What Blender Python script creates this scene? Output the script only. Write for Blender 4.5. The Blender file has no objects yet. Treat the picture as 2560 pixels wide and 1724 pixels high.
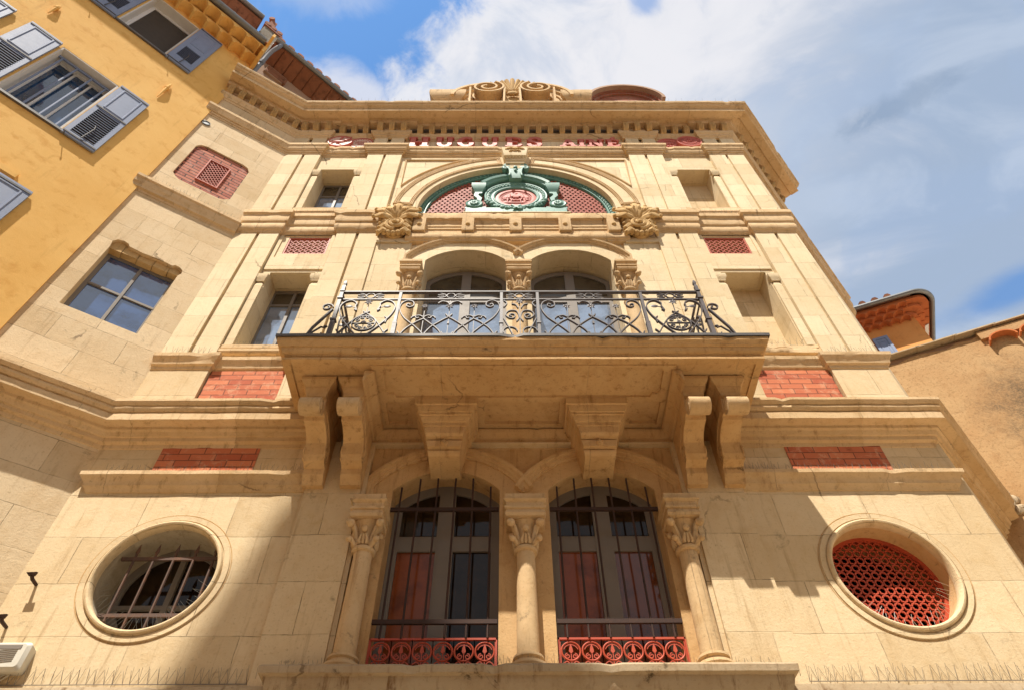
import bpy, bmesh, math, random
from mathutils import Vector, Matrix
from mathutils.geometry import tessellate_polygon
random.seed(7)
S = bpy.context.scene
COL = S.collection
R = math.radians
PI = math.pi
# ------------------------------------------------------------------ camera
CAMPOS = Vector((-0.188, -6.0, 1.6))
PITCH, YAW, ROLL = 0.902156, 0.0115105, -0.0104985
cam = bpy.data.cameras.new('camera')
cam.sensor_width = 36.0; cam.lens = 24.005; cam.clip_start = 0.05; cam.clip_end = 4000
co = bpy.data.objects.new('camera', cam); COL.objects.link(co)
fwd = Vector((math.sin(YAW)*math.cos(PITCH), math.cos(YAW)*math.cos(PITCH), math.sin(PITCH)))
rt = Vector((math.cos(YAW), -math.sin(YAW), 0)); up = rt.cross(fwd)
r2 = rt*math.cos(ROLL)+up*math.sin(ROLL); u2 = -rt*math.sin(ROLL)+up*math.cos(ROLL)
co.matrix_world = Matrix(((r2.x, u2.x, -fwd.x, CAMPOS.x), (r2.y, u2.y, -fwd.y, CAMPOS.y), (r2.z, u2.z, -fwd.z, CAMPOS.z), (0, 0, 0, 1)))
S.camera = co
# ------------------------------------------------------------------ sun, sky, exposure
SUN = Vector((-0.42, -1.0, 2.03)).normalized()
ELEV = math.asin(SUN.z); AZ = math.atan2(SUN.x, SUN.y)
sl = bpy.data.lights.new('sun', 'SUN'); sl.energy = 5.0; sl.angle = R(0.53); sl.color = (1.0, 0.93, 0.82)
so = bpy.data.objects.new('sun', sl); COL.objects.link(so)
so.rotation_euler = SUN.to_track_quat('Z', 'Y').to_euler()
S.view_settings.view_transform = 'Standard'; S.view_settings.look = 'None'
S.view_settings.exposure = 0.66; S.view_settings.gamma = 1.0
S.render.film_transparent = False
try:
    S.cycles.use_denoising = True; S.cycles.max_bounces = 10; S.cycles.diffuse_bounces = 6
except Exception: pass

class N:                                             # small node helper
    def __init__(s, tree): s.t = tree; tree.nodes.clear()
    def n(s, typ, ins=None, **kw):
        nd = s.t.nodes.new(typ)
        for k, v in kw.items(): setattr(nd, k, v)
        if ins:
            for k, v in ins.items():
                sock = nd.inputs[k]
                if isinstance(v, bpy.types.NodeSocket): s.t.links.new(v, sock)
                else: sock.default_value = v
        return nd
    def m(s, op, a, b=0.0, c=None, clamp=False):
        d = {0: a, 1: b}
        if c is not None: d[2] = c
        return s.n('ShaderNodeMath', d, operation=op, use_clamp=clamp).outputs[0]
    def mix(s, f, a, b, mode='MIX'):
        nd = s.t.nodes.new('ShaderNodeMix'); nd.data_type = 'RGBA'; nd.blend_type = mode
        for i, v in ((0, f), (6, a), (7, b)):
            if isinstance(v, bpy.types.NodeSocket): s.t.links.new(v, nd.inputs[i])
            else: nd.inputs[i].default_value = v if i == 0 else (*v[:3], 1)
        return nd.outputs[2]
    def noise(s, vec, scale, detail=4, rough=.55, dist=0.0, out=0):
        return s.n('ShaderNodeTexNoise', {'Vector': vec, 'Scale': scale, 'Detail': detail, 'Roughness': rough, 'Distortion': dist}).outputs[out]
    def ramp(s, v, a, b):                            # smooth step a..b -> 0..1
        return s.n('ShaderNodeMapRange', {0: v, 1: a, 2: b}, interpolation_type='SMOOTHSTEP').outputs[0]
    def scale(s, vec, sc):
        return s.n('ShaderNodeMapping', {'Vector': vec, 'Scale': sc}).outputs[0]

world = bpy.data.worlds.new('World'); S.world = world; world.use_nodes = True
w = N(world.node_tree)
gen = w.n('ShaderNodeTexCoord').outputs['Generated']
sky = w.n('ShaderNodeTexSky', sky_type='NISHITA', sun_disc=False, sun_elevation=ELEV, sun_rotation=AZ, air_density=1.0, dust_density=0.5, ozone_density=2.2).outputs[0]
sep = w.n('ShaderNodeSeparateXYZ', {0: gen})
zz = w.m('MAXIMUM', sep.outputs[2], 0.06)
px = w.m('DIVIDE', sep.outputs[0], zz); py = w.m('DIVIDE', sep.outputs[1], zz)
cv = w.n('ShaderNodeCombineXYZ', {0: px, 1: py}).outputs[0]
n1 = w.noise(cv, 3.2, 9, .62, .35); n2 = w.noise(cv, 11.0, 8, .62, .4); n3 = w.noise(w.scale(cv, (1.5, 2.6, 1)), 2.3, 6, .55, .6)
edge = w.m('ADD', w.m('ADD', px, w.m('MULTIPLY', w.m('SUBTRACT', py, .22), .80)), .085)
edge = w.m('ADD', edge, w.m('MULTIPLY', w.m('SUBTRACT', n1, .5), .34))
edge = w.m('ADD', edge, w.m('MULTIPLY', w.m('SUBTRACT', n2, .5), .30))
cov = w.ramp(edge, -.040, .060)
def blob(cx, cy, rx, ry, rot=0.0):
    dx = w.m('SUBTRACT', px, cx); dy = w.m('SUBTRACT', py, cy)
    c, s_ = math.cos(rot), math.sin(rot)
    a = w.m('DIVIDE', w.m('ADD', w.m('MULTIPLY', dx, c), w.m('MULTIPLY', dy, s_)), rx)
    b = w.m('DIVIDE', w.m('SUBTRACT', w.m('MULTIPLY', dy, c), w.m('MULTIPLY', dx, s_)), ry)
    return w.m('SQRT', w.m('ADD', w.m('MULTIPLY', a, a), w.m('MULTIPLY', b, b)))
hole = blob(.905, .665, .125, .05, R(-32))
hole = w.m('ADD', hole, w.m('MULTIPLY', w.m('SUBTRACT', n1, .5), 2.0))
cov = w.m('MULTIPLY', cov, w.m('ADD', .22, w.m('MULTIPLY', w.ramp(hole, .35, 1.35), .78)))
hole2 = w.m('ADD', blob(.185, .200, .022, .022), w.m('MULTIPLY', w.m('SUBTRACT', n2, .5), 2.0))
cov = w.m('MULTIPLY', cov, w.m('ADD', .35, w.m('MULTIPLY', w.ramp(hole2, .3, 1.4), .65)))
wisp = w.m('SUBTRACT', 1.0, w.ramp(w.m('ADD', blob(-.215, .325, .10, .035, R(20)), w.m('MULTIPLY', w.m('SUBTRACT', n2, .5), 2.4)), .25, 1.25))
wisp2 = w.m('SUBTRACT', 1.0, w.ramp(w.m('ADD', blob(-.24, .20, .08, .028), w.m('MULTIPLY', w.m('SUBTRACT', n2, .5), 2.2)), .2, 1.25))
cov = w.m('MAXIMUM', cov, w.m('MULTIPLY', w.ramp(w.m('ADD', w.m('MULTIPLY', py, -1.0), w.m('MULTIPLY', w.m('SUBTRACT', n1, .5), 1.6)), -.15, .35), .92))
cov = w.m('MAXIMUM', cov, w.m('MULTIPLY', wisp, .75))
cov = w.m('MAXIMUM', cov, w.m('MULTIPLY', wisp2, .35))
grey = w.ramp(w.m('ADD', px, w.m('MULTIPLY', w.m('SUBTRACT', n3, .5), .9)), .12, .62)
grey = w.m('MAXIMUM', grey, w.m('SUBTRACT', 1.0, w.ramp(w.m('ADD', blob(.57, .345, .085, .022, R(-38)), w.m('MULTIPLY', w.m('SUBTRACT', n2, .5), 2.6)), .2, 1.3)))
dark = w.m('SUBTRACT', 1.0, w.ramp(w.m('ADD', blob(.575, .345, .06, .018, R(-35)), w.m('MULTIPLY', w.m('SUBTRACT', n2, .5), 4.5)), .1, 1.7))
ccol = w.mix(grey, (6.0, 6.0, 6.3), (2.7, 3.4, 4.55))
n4 = w.noise(cv, 4.6, 10, .60, .7); n5 = w.noise(cv, 13.0, 8, .62, .6)
ccol = w.mix(w.m('MULTIPLY', w.ramp(n5, .50, .72), .35), ccol, w.mix(.55, ccol, (2.8, 3.5, 4.7)))
ccol = w.mix(w.m('MULTIPLY', w.ramp(n4, .46, .60), .80), ccol, w.mix(.6, ccol, (2.7, 3.5, 4.9)))
ccol = w.mix(w.m('MULTIPLY', w.ramp(n3, .46, .66), .35), ccol, (4.9, 5.4, 6.2))
back = w.ramp(py, -.25, .12)
ccol = w.mix(back, (5.0, 5.0, 5.0), ccol)
ccol = w.mix(w.m('MULTIPLY', dark, .6), ccol, (1.9, 2.55, 3.6))
skyb = w.mix(1.0, sky, (1.02, 1.50, 1.76), 'MULTIPLY')
w.n('ShaderNodeOutputWorld', {0: w.n('ShaderNodeBackground', {0: w.mix(cov, skyb, ccol), 1: 0.090}).outputs[0]})

# ------------------------------------------------------------------ materials
M = {}
def mat(name):
    m = bpy.data.materials.new(name); m.use_nodes = True; M[name] = m
    return N(m.node_tree)
def finish(t, col, rough=.85, normal=None, **kw):
    d = {'Base Color': col if isinstance(col, bpy.types.NodeSocket) else (*col, 1), 'Roughness': rough}
    if normal is not None: d['Normal'] = normal
    d.update(kw)
    b = t.n('ShaderNodeBsdfPrincipled', d)
    t.n('ShaderNodeOutputMaterial', {0: b.outputs[0]})
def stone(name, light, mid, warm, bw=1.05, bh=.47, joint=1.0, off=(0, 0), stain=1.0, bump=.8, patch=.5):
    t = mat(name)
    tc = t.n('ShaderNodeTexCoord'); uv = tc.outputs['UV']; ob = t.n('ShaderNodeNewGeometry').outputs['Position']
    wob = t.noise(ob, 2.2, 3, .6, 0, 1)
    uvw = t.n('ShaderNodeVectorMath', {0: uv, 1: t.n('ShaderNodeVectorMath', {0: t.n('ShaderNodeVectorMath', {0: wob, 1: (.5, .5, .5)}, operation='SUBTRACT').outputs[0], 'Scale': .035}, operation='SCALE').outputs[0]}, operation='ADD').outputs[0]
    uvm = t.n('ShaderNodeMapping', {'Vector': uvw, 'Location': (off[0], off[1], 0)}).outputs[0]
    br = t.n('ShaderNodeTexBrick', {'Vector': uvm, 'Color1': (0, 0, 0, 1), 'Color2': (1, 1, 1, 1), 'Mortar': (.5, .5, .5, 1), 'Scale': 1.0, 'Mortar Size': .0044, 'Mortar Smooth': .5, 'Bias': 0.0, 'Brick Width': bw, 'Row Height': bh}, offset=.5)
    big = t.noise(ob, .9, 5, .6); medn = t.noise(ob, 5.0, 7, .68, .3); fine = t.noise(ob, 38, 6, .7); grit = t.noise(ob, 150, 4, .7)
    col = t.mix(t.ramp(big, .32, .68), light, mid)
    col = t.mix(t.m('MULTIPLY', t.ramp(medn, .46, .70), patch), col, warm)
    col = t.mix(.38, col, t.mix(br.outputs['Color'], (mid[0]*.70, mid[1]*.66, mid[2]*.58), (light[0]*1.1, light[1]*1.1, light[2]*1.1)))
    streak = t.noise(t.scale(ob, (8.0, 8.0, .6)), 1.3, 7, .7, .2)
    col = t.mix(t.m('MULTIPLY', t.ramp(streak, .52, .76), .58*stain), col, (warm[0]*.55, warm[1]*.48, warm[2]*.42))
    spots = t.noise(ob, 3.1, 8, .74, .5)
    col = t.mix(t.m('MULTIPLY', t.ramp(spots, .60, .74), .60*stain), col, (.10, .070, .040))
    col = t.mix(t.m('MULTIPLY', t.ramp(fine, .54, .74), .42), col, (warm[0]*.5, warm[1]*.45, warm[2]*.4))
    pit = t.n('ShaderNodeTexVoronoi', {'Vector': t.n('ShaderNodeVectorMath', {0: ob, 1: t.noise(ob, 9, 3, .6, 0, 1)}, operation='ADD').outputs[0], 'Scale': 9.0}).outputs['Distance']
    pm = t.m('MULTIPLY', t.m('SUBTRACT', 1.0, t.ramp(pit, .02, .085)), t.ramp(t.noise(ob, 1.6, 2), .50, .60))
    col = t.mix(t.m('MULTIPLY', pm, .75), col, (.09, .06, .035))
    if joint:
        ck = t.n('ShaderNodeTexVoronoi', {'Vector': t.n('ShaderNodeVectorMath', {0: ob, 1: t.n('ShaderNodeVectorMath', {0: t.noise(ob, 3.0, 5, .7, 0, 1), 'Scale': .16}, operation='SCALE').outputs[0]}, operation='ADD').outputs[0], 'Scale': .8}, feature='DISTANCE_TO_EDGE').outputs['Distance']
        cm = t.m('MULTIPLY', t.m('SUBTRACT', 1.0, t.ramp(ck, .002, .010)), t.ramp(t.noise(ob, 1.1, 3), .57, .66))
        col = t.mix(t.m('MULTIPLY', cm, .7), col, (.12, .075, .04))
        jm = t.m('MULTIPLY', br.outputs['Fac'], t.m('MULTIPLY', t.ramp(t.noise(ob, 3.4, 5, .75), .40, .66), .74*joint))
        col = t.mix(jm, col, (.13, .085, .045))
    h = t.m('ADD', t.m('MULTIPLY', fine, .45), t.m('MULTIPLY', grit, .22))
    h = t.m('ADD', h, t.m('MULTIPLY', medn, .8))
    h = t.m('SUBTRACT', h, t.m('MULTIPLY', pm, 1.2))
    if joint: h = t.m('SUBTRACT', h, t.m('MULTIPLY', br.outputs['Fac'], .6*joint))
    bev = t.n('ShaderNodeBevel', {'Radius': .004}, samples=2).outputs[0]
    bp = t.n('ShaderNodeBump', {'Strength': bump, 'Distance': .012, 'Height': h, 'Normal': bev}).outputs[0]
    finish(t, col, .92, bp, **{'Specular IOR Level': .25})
stone('wall_stone', (.70, .565, .365), (.635, .48, .28), (.53, .36, .17), bw=.98, bh=.545, off=(.2, .02))
stone('upper_stone', (.74, .62, .42), (.68, .545, .34), (.57, .42, .22), bw=.92, bh=.50, off=(.1, .1), stain=.7, patch=.35)
stone('wing_stone', (.72, .58, .385), (.66, .50, .30), (.57, .39, .20), bw=.85, bh=.46, off=(.45, .2), stain=.9)
stone('trim_stone', (.69, .515, .31), (.62, .435, .235), (.45, .27, .11), bw=1.25, bh=60., joint=.8, off=(.3, 30.0), stain=1.2, bump=.9)
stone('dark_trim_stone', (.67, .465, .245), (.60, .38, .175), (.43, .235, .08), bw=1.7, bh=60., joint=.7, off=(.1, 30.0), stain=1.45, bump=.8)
stone('carved_stone', (.60, .42, .205), (.53, .345, .145), (.40, .23, .08), joint=0, stain=.8, bump=.5)
stone('sill_stone', (.52, .42, .29), (.45, .345, .22), (.34, .225, .12), bw=2.06, bh=60., joint=1.0, off=(1.0, 30.), stain=2.0, bump=.7)
stone('reveal_stone', (.47, .41, .31), (.38, .32, .23), (.25, .19, .12), joint=0, stain=1.3)  # greyer than the wall: dirt, plus shade inside the oculus put into the colour
stone('chimney_stone', (.30, .27, .22), (.22, .19, .15), (.15, .12, .08), bw=.3, bh=.12, stain=1.6)

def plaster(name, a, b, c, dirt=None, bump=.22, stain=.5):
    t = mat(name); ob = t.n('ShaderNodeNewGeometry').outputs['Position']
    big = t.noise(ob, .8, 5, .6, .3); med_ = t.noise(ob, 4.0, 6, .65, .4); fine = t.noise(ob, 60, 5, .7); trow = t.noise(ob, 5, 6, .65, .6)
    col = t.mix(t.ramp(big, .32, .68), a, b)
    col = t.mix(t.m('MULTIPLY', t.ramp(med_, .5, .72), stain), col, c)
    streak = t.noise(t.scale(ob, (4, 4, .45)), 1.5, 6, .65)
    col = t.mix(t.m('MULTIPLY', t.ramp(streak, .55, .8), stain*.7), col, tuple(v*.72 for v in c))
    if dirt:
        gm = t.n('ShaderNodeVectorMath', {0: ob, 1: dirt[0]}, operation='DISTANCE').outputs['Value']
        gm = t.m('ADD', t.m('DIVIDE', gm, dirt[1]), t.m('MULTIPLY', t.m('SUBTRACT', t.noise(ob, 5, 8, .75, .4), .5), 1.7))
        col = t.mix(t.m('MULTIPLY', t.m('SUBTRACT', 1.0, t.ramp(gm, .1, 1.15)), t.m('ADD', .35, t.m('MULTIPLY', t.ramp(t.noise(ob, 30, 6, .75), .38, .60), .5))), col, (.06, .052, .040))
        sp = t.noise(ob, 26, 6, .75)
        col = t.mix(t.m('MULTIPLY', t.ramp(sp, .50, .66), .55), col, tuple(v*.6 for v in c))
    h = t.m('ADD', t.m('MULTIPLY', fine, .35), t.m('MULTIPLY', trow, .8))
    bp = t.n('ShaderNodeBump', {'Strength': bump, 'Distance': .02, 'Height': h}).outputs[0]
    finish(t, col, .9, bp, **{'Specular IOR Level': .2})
plaster('yellow_plaster', (.80, .50, .165), (.74, .435, .125), (.61, .31, .07), stain=.65)
plaster('ochre_plaster', (.475, .31, .155), (.42, .25, .115), (.33, .185, .08), dirt=((8.22, 1.11, 9.2), 1.15), bump=.65, stain=.6)
plaster('orange_plaster', (.72, .33, .105), (.66, .27, .075), (.50, .19, .06))
plaster('brown_plaster', (.40, .27, .19), (.33, .21, .14), (.24, .13, .08), stain=.8)
plaster('white_plaster', (.72, .70, .66), (.66, .63, .58), (.52, .48, .42), stain=.25)
plaster('soffit_tile', (.27, .115, .062), (.20, .08, .042), (.11, .05, .03), stain=.9)
plaster('roof_tile', (.36, .16, .09), (.27, .12, .075), (.14, .09, .06), stain=.8)
plaster('orange_tile', (.56, .19, .065), (.48, .14, .05), (.30, .09, .04))
plaster('paving', (.56, .47, .34), (.50, .41, .29), (.40, .32, .22))
plaster('tower_plaster', (.50, .40, .27), (.45, .35, .23), (.36, .27, .17))
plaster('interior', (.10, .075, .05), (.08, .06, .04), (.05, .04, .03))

def brick(name, a, b, mortar, bw, bh, ms=.007, off=(0, 0)):
    t = mat(name); uv = t.n('ShaderNodeTexCoord').outputs['UV']; ob = t.n('ShaderNodeNewGeometry').outputs['Position']
    wob = t.noise(ob, 5, 3, .6, 0, 1)
    uvw = t.n('ShaderNodeVectorMath', {0: uv, 1: t.n('ShaderNodeVectorMath', {0: t.n('ShaderNodeVectorMath', {0: wob, 1: (.5-off[0]*100, .5-off[1]*100, .5)}, operation='SUBTRACT').outputs[0], 'Scale': .01}, operation='SCALE').outputs[0]}, operation='ADD').outputs[0]
    br = t.n('ShaderNodeTexBrick', {'Vector': uvw, 'Color1': (*a, 1), 'Color2': (*b, 1), 'Mortar': (*mortar, 1), 'Scale': 1.0, 'Mortar Size': ms, 'Mortar Smooth': .25, 'Bias': -.1, 'Brick Width': bw, 'Row Height': bh}, offset=.5)
    med_ = t.noise(ob, 7, 7, .7, .4); fine = t.noise(ob, 60, 5, .7)
    col = t.mix(t.m('MULTIPLY', t.ramp(med_, .50, .70), .6), br.outputs['Color'], (a[0]*1.08, a[1]*1.9, a[2]*2.5))
    col = t.mix(t.m('MULTIPLY', t.ramp(t.noise(ob, 4, 7, .7), .56, .75), .55), col, (b[0]*.45, b[1]*.5, b[2]*.5))
    h = t.m('ADD', t.m('MULTIPLY', fine, .35), t.m('SUBTRACT', t.m('MULTIPLY', med_, .6), t.m('MULTIPLY', br.outputs['Fac'], 1.0)))
    bp = t.n('ShaderNodeBump', {'Strength': .7, 'Distance': .014, 'Height': h}).outputs[0]
    finish(t, col, .85, bp, **{'Specular IOR Level': .25})
brick('red_brick', (.60, .20, .095), (.41, .095, .048), (.20, .075, .045), .30, .099, .0065)
brick('pink_brick', (.50, .185, .12), (.33, .095, .065), (.06, .035, .028), .34, .098, .011, off=(.1, .03))
brick('dormer_brick', (.36, .12, .07), (.28, .08, .05), (.25, .18, .12), .22, .075)

def paint(name, col, rough=.5, worn=None, amt=.4, bump=.15, metal=0.0, spec=.4):
    t = mat(name); ob = t.n('ShaderNodeNewGeometry').outputs['Position']
    a = t.noise(ob, 6, 7, .7, .3); f = t.noise(ob, 70, 5, .7)
    wc = worn or tuple(v*.6 for v in col)
    c = t.mix(t.m('MULTIPLY', t.ramp(a, .45, .72), amt), col, wc)
    c = t.mix(t.m('MULTIPLY', t.ramp(f, .58, .75), amt*.6), c, tuple(v*.6 for v in wc))
    bp = t.n('ShaderNodeBump', {'Strength': bump, 'Distance': .006, 'Height': f}).outputs[0]
    finish(t, c, t.m('ADD', rough-.08, t.m('MULTIPLY', a, .2)), bp, Metallic=metal, **{'Specular IOR Level': spec})
paint('terracotta', (.48, .125, .08), .6, (.36, .085, .055), .5)
paint('red_iron', (.47, .075, .035), .5, (.33, .05, .028), .6)
paint('letter_red', (.50, .13, .10), .55, (.38, .085, .065), .6)
paint('verdigris', (.135, .295, .25), .5, (.075, .175, .145), .65, spec=.4)
paint('iron', (.050, .028, .022), .7, (.085, .042, .028), .6, spec=.25)
paint('iron_rail', (.065, .050, .050), .5, (.12, .10, .10), .6, spec=.5)
paint('rust', (.105, .062, .046), .75, (.19, .08, .035), .6)
paint('lead', (.10, .095, .095), .5, (.19, .17, .15), .6)
paint('frame_grey', (.21, .185, .16), .55, (.17, .15, .13), .35, spec=.25)
paint('shutter_blue', (.205, .255, .385), .5, (.165, .205, .31), .5, spec=.3)
paint('shutter_dark', (.085, .08, .085), .6)
paint('white_paint', (.72, .71, .70), .5, (.62, .60, .57), .3)
paint('cream_plastic', (.62, .60, .52), .45, (.52, .49, .42), .3)
paint('zinc', (.22, .23, .235), .42, (.14, .14, .14), .6, metal=.5)
paint('zinc_blue', (.19, .215, .255), .6, (.14, .155, .18), .5, metal=.0, spec=.25)
paint('brown_board', (.235, .065, .022), .45, (.17, .045, .016), .5)
paint('dark_brown', (.060, .047, .036), .7, (.045, .035, .028), .5)
paint('wire', (.24, .21, .18), .5, metal=.4)
paint('fixing', (.5, .33, .12), .6)
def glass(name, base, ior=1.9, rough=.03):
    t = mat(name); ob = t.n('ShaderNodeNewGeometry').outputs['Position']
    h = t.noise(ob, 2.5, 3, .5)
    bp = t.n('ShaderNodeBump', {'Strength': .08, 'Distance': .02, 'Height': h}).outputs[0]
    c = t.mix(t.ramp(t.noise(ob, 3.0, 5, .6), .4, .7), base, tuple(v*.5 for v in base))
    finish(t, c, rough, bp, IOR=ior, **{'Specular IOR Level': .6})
glass('glass', (.020, .022, .026), 2.2)
glass('glass_dark', (.026, .015, .008), 1.3)
glass('glass_warm_reflect', (.15, .042, .014), 1.45, .08)  # dim reddish reflection painted into the pane colour
glass('glass_sky', (.19, .265, .40), 2.4)  # pale blue base paints the reflected sky into the panes
glass('glass_house', (.025, .065, .15), 1.9)  # blue of the reflected sky put into the base colour
glass('glass_wing', (.045, .10, .26), 2.2)  # sky reflection painted as a blue pane base
glass('glass_blind', (.085, .07, .048), 1.45, .15)
glass('glass_board', (.25, .062, .014), 1.3, .12)

# ------------------------------------------------------------------ mesh builder
def F0(x, y, z): return (x, y, z)
def frame(ox, oy, ax, ay):
    l = math.hypot(ax, ay); ax /= l; ay /= l
    return lambda x, y, z: (ox+ax*x-ay*y, oy+ay*x+ax*y, z)
def lerp(a, b, t): return a+(b-a)*t
def arc(cx, cz, r, a0, a1, n=24, rz=None):
    rz = rz or r
    return [(cx+r*math.cos(R(lerp(a0, a1, i/n))), cz+rz*math.sin(R(lerp(a0, a1, i/n)))) for i in range(n+1)]
def seg_arch(x0, x1, zs, rise, n=18):
    h = (x1-x0)/2; r = (h*h+rise*rise)/(2*rise); cx = (x0+x1)/2; cz = zs+rise-r
    a = math.degrees(math.acos(h/r))
    return arc(cx, cz, r, 180-a, a, n), (cx, cz, r)
def spiral(cx, cz, r0, r1, a0, turns, n=30):
    return [(cx+lerp(r0, r1, i/n)*math.cos(a0+turns*2*PI*i/n), cz+lerp(r0, r1, i/n)*math.sin(a0+turns*2*PI*i/n)) for i in range(n+1)]
class MB:
    def __init__(s, fr=F0): s.v = []; s.f = []; s.fr = fr; s.off = (0, 0, 0)
    def pt(s, x, y, z): s.v.append(s.fr(x+s.off[0], y+s.off[1], z+s.off[2])); return len(s.v)-1
    def pts(s, l): return [s.pt(*p) for p in l]
    def box(s, x0, x1, y0, y1, z0, z1):
        i = s.pts([(x, y, z) for z in (z0, z1) for y in (y0, y1) for x in (x0, x1)])
        for q in ((0, 2, 3, 1), (4, 5, 7, 6), (0, 1, 5, 4), (2, 6, 7, 3), (0, 4, 6, 2), (1, 3, 7, 5)): s.f.append([i[k] for k in q])
        return s
    def loft(s, rings, closed_ring=True, caps=True, closed_path=False):
        ids = [s.pts(r) for r in rings]; n = len(ids[0]); k = len(ids)
        for a in range(k if closed_path else k-1):
            A, B = ids[a], ids[(a+1) % k]
            for j in range(n if closed_ring else n-1):
                s.f.append([A[j], A[(j+1) % n], B[(j+1) % n], B[j]])
        if caps and not closed_path and closed_ring:
            s.f.append(ids[0][::-1]); s.f.append(ids[-1][:])
        return s
    def prism(s, poly, y0, y1):                      # polygon in x,z pushed along y
        return s.loft([[(x, y0, z) for x, z in poly], [(x, y1, z) for x, z in poly]])
    def side(s, poly, x0, x1):                       # polygon in y,z pushed along x
        return s.loft([[(x0, y, z) for y, z in poly], [(x1, y, z) for y, z in poly]])
    def plan(s, poly, z0, z1):
        return s.loft([[(x, y, z0) for x, y in poly], [(x, y, z1) for x, y in poly]])
    def wall(s, outer, holes, y0, y1):
        loops = [outer]+holes
        flat = [p for l in loops for p in l]
        tris = tessellate_polygon([[Vector((x, z, 0)) for x, z in l] for l in loops])
        a = s.pts([(x, y0, z) for x, z in flat]); b = s.pts([(x, y1, z) for x, z in flat])
        for t in tris:
            s.f.append([a[k] for k in t]); s.f.append([b[k] for k in t][::-1])
        o = 0
        for l in loops:
            n = len(l)
            for j in range(n):
                p, q = o+j, o+(j+1) % n
                s.f.append([a[p], a[q], b[q], b[p]])
            o += n
        return s
    def tube(s, pts, r, n=6, closed=False, flat=None):
        P = [Vector(p) for p in pts]; k = len(P); rings = []
        rr = r if isinstance(r, (list, tuple)) else [r]*k
        prev = None
        for i in range(k):
            if closed: d = P[(i+1) % k]-P[i-1]
            else: d = P[min(i+1, k-1)]-P[max(i-1, 0)]
            if d.length < 1e-9: d = Vector((0, 0, 1))
            d.normalize()
            u = Vector((0, 1, 0)); u = u-d*u.dot(d)
            if u.length < .15:
                u = prev if prev is not None else Vector((1, 0, 0)); u = u-d*u.dot(d)
            u.normalize(); prev = u; v = d.cross(u)
            fu, fv = flat if flat else (1, 1)
            rings.append([tuple(P[i]+u*(math.cos(2*PI*(j+.5)/n)*rr[i]*fu)+v*(math.sin(2*PI*(j+.5)/n)*rr[i]*fv)) for j in range(n)])
        return s.loft(rings, closed_path=closed)
    def lathe(s, cx, cy, prof, n=20):
        return s.loft([[(cx+r*math.cos(2*PI*j/n), cy+r*math.sin(2*PI*j/n), z) for j in range(n)] for r, z in prof])
    def disc(s, cx, cz, prof, n=28, sx=1.0, sz=1.0):  # lathe about the y axis, prof of (r, y)
        return s.loft([[(cx+sx*r*math.cos(2*PI*j/n), y, cz+sz*r*math.sin(2*PI*j/n)) for j in range(n)] for r, y in prof])
    def ring(s, cx, cz, prof, n=40):                 # closed ring profile (r,y) about the y axis
        k = len(prof)
        return s.loft([[(cx+r*math.cos(2*PI*j/n), y, cz+r*math.sin(2*PI*j/n)) for r, y in prof] for j in range(n)], closed_path=True)
    def ball(s, x, y, z, rx, ry=None, rz=None, n=10, m=6):
        ry = ry or rx; rz = rz or rx
        return s.loft([[(x+rx*math.sin(PI*i/m)*math.cos(2*PI*j/n), y+ry*math.sin(PI*i/m)*math.sin(2*PI*j/n), z-rz*math.cos(PI*i/m)) for j in range(n)] for i in [.08]+list(range(1, m))+[m-.08]])
    def _miter(s, path, closed):
        k = len(path); out = []
        for i in range(k):
            def nrm(a, b):
                dx, dy = b[0]-a[0], b[1]-a[1]; l = math.hypot(dx, dy) or 1; return (dy/l, -dx/l)
            if closed: n1, n2 = nrm(path[i-1], path[i]), nrm(path[i], path[(i+1) % k])
            else:
                n1 = nrm(path[i-1], path[i]) if i > 0 else nrm(path[0], path[1])
                n2 = nrm(path[i], path[i+1]) if i < k-1 else n1
            d = max(.55, 1+n1[0]*n2[0]+n1[1]*n2[1]); out.append(((n1[0]+n2[0])/d, (n1[1]+n2[1])/d))
        return out
    def sweep(s, prof, path, closed=False):          # prof (p,z), plan path (x,y), outwards = right of travel
        m = s._miter(path, closed); pm = max(p for p, z in prof); rings = []
        for i, ((x, y), (a, b)) in enumerate(zip(path, m)):
            rings.append([(x+a*p, y+b*p, z) for p, z in prof])
            if i < len(path)-1:                       # worn edges: small waves and a few chips between the corners
                (x1, y1), (a1, b1) = path[i+1], m[i+1]; L = math.hypot(x1-x, y1-y); k = int(L/.085)
                if L < .35: continue
                dx, dy = (x1-x)/L, (y1-y)/L; nx, ny = dy, -dx; n1, n2 = 0.0, 0.0
                q0 = [(x+a*p, y+b*p) for p, z in prof]; q1 = [(x1+a1*p, y1+b1*p) for p, z in prof]; chip = 0
                for j in range(1, k):
                    t = j/k; n1 = .7*n1+random.gauss(0, .0010); n2 = .7*n2+random.gauss(0, .0008)
                    if chip <= 0 and random.random() < .05: chip = random.choice((1, 1, 2))
                    c = random.uniform(.008, .026) if chip > 0 else 0.0; chip -= 1
                    ring = []
                    for (p, z), u, v in zip(prof, q0, q1):
                        e = n1+random.gauss(0, .0008)-(c if p > pm-.035 and p > .03 else 0)
                        ring.append((lerp(u[0], v[0], t)+nx*e, lerp(u[1], v[1], t)+ny*e, z+n2-(c*.4 if p > pm-.035 and p > .03 else 0)))
                    rings.append(ring)
        return s.loft(rings, closed_path=closed)
    def band(s, prof, path, closed=False):           # prof (o,y): o to the right of travel in the x,z plane
        m = s._miter(path, closed)
        return s.loft([[(x+a*o, y, z+b*o) for o, y in prof] for (x, z), (a, b) in zip(path, m)], closed_path=closed)
    def ribbon(s, path, wd, y0, y1, closed=False):
        return s.band([(-wd/2, y0), (-wd/2, y1), (wd/2, y1), (wd/2, y0)], path, closed)
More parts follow.
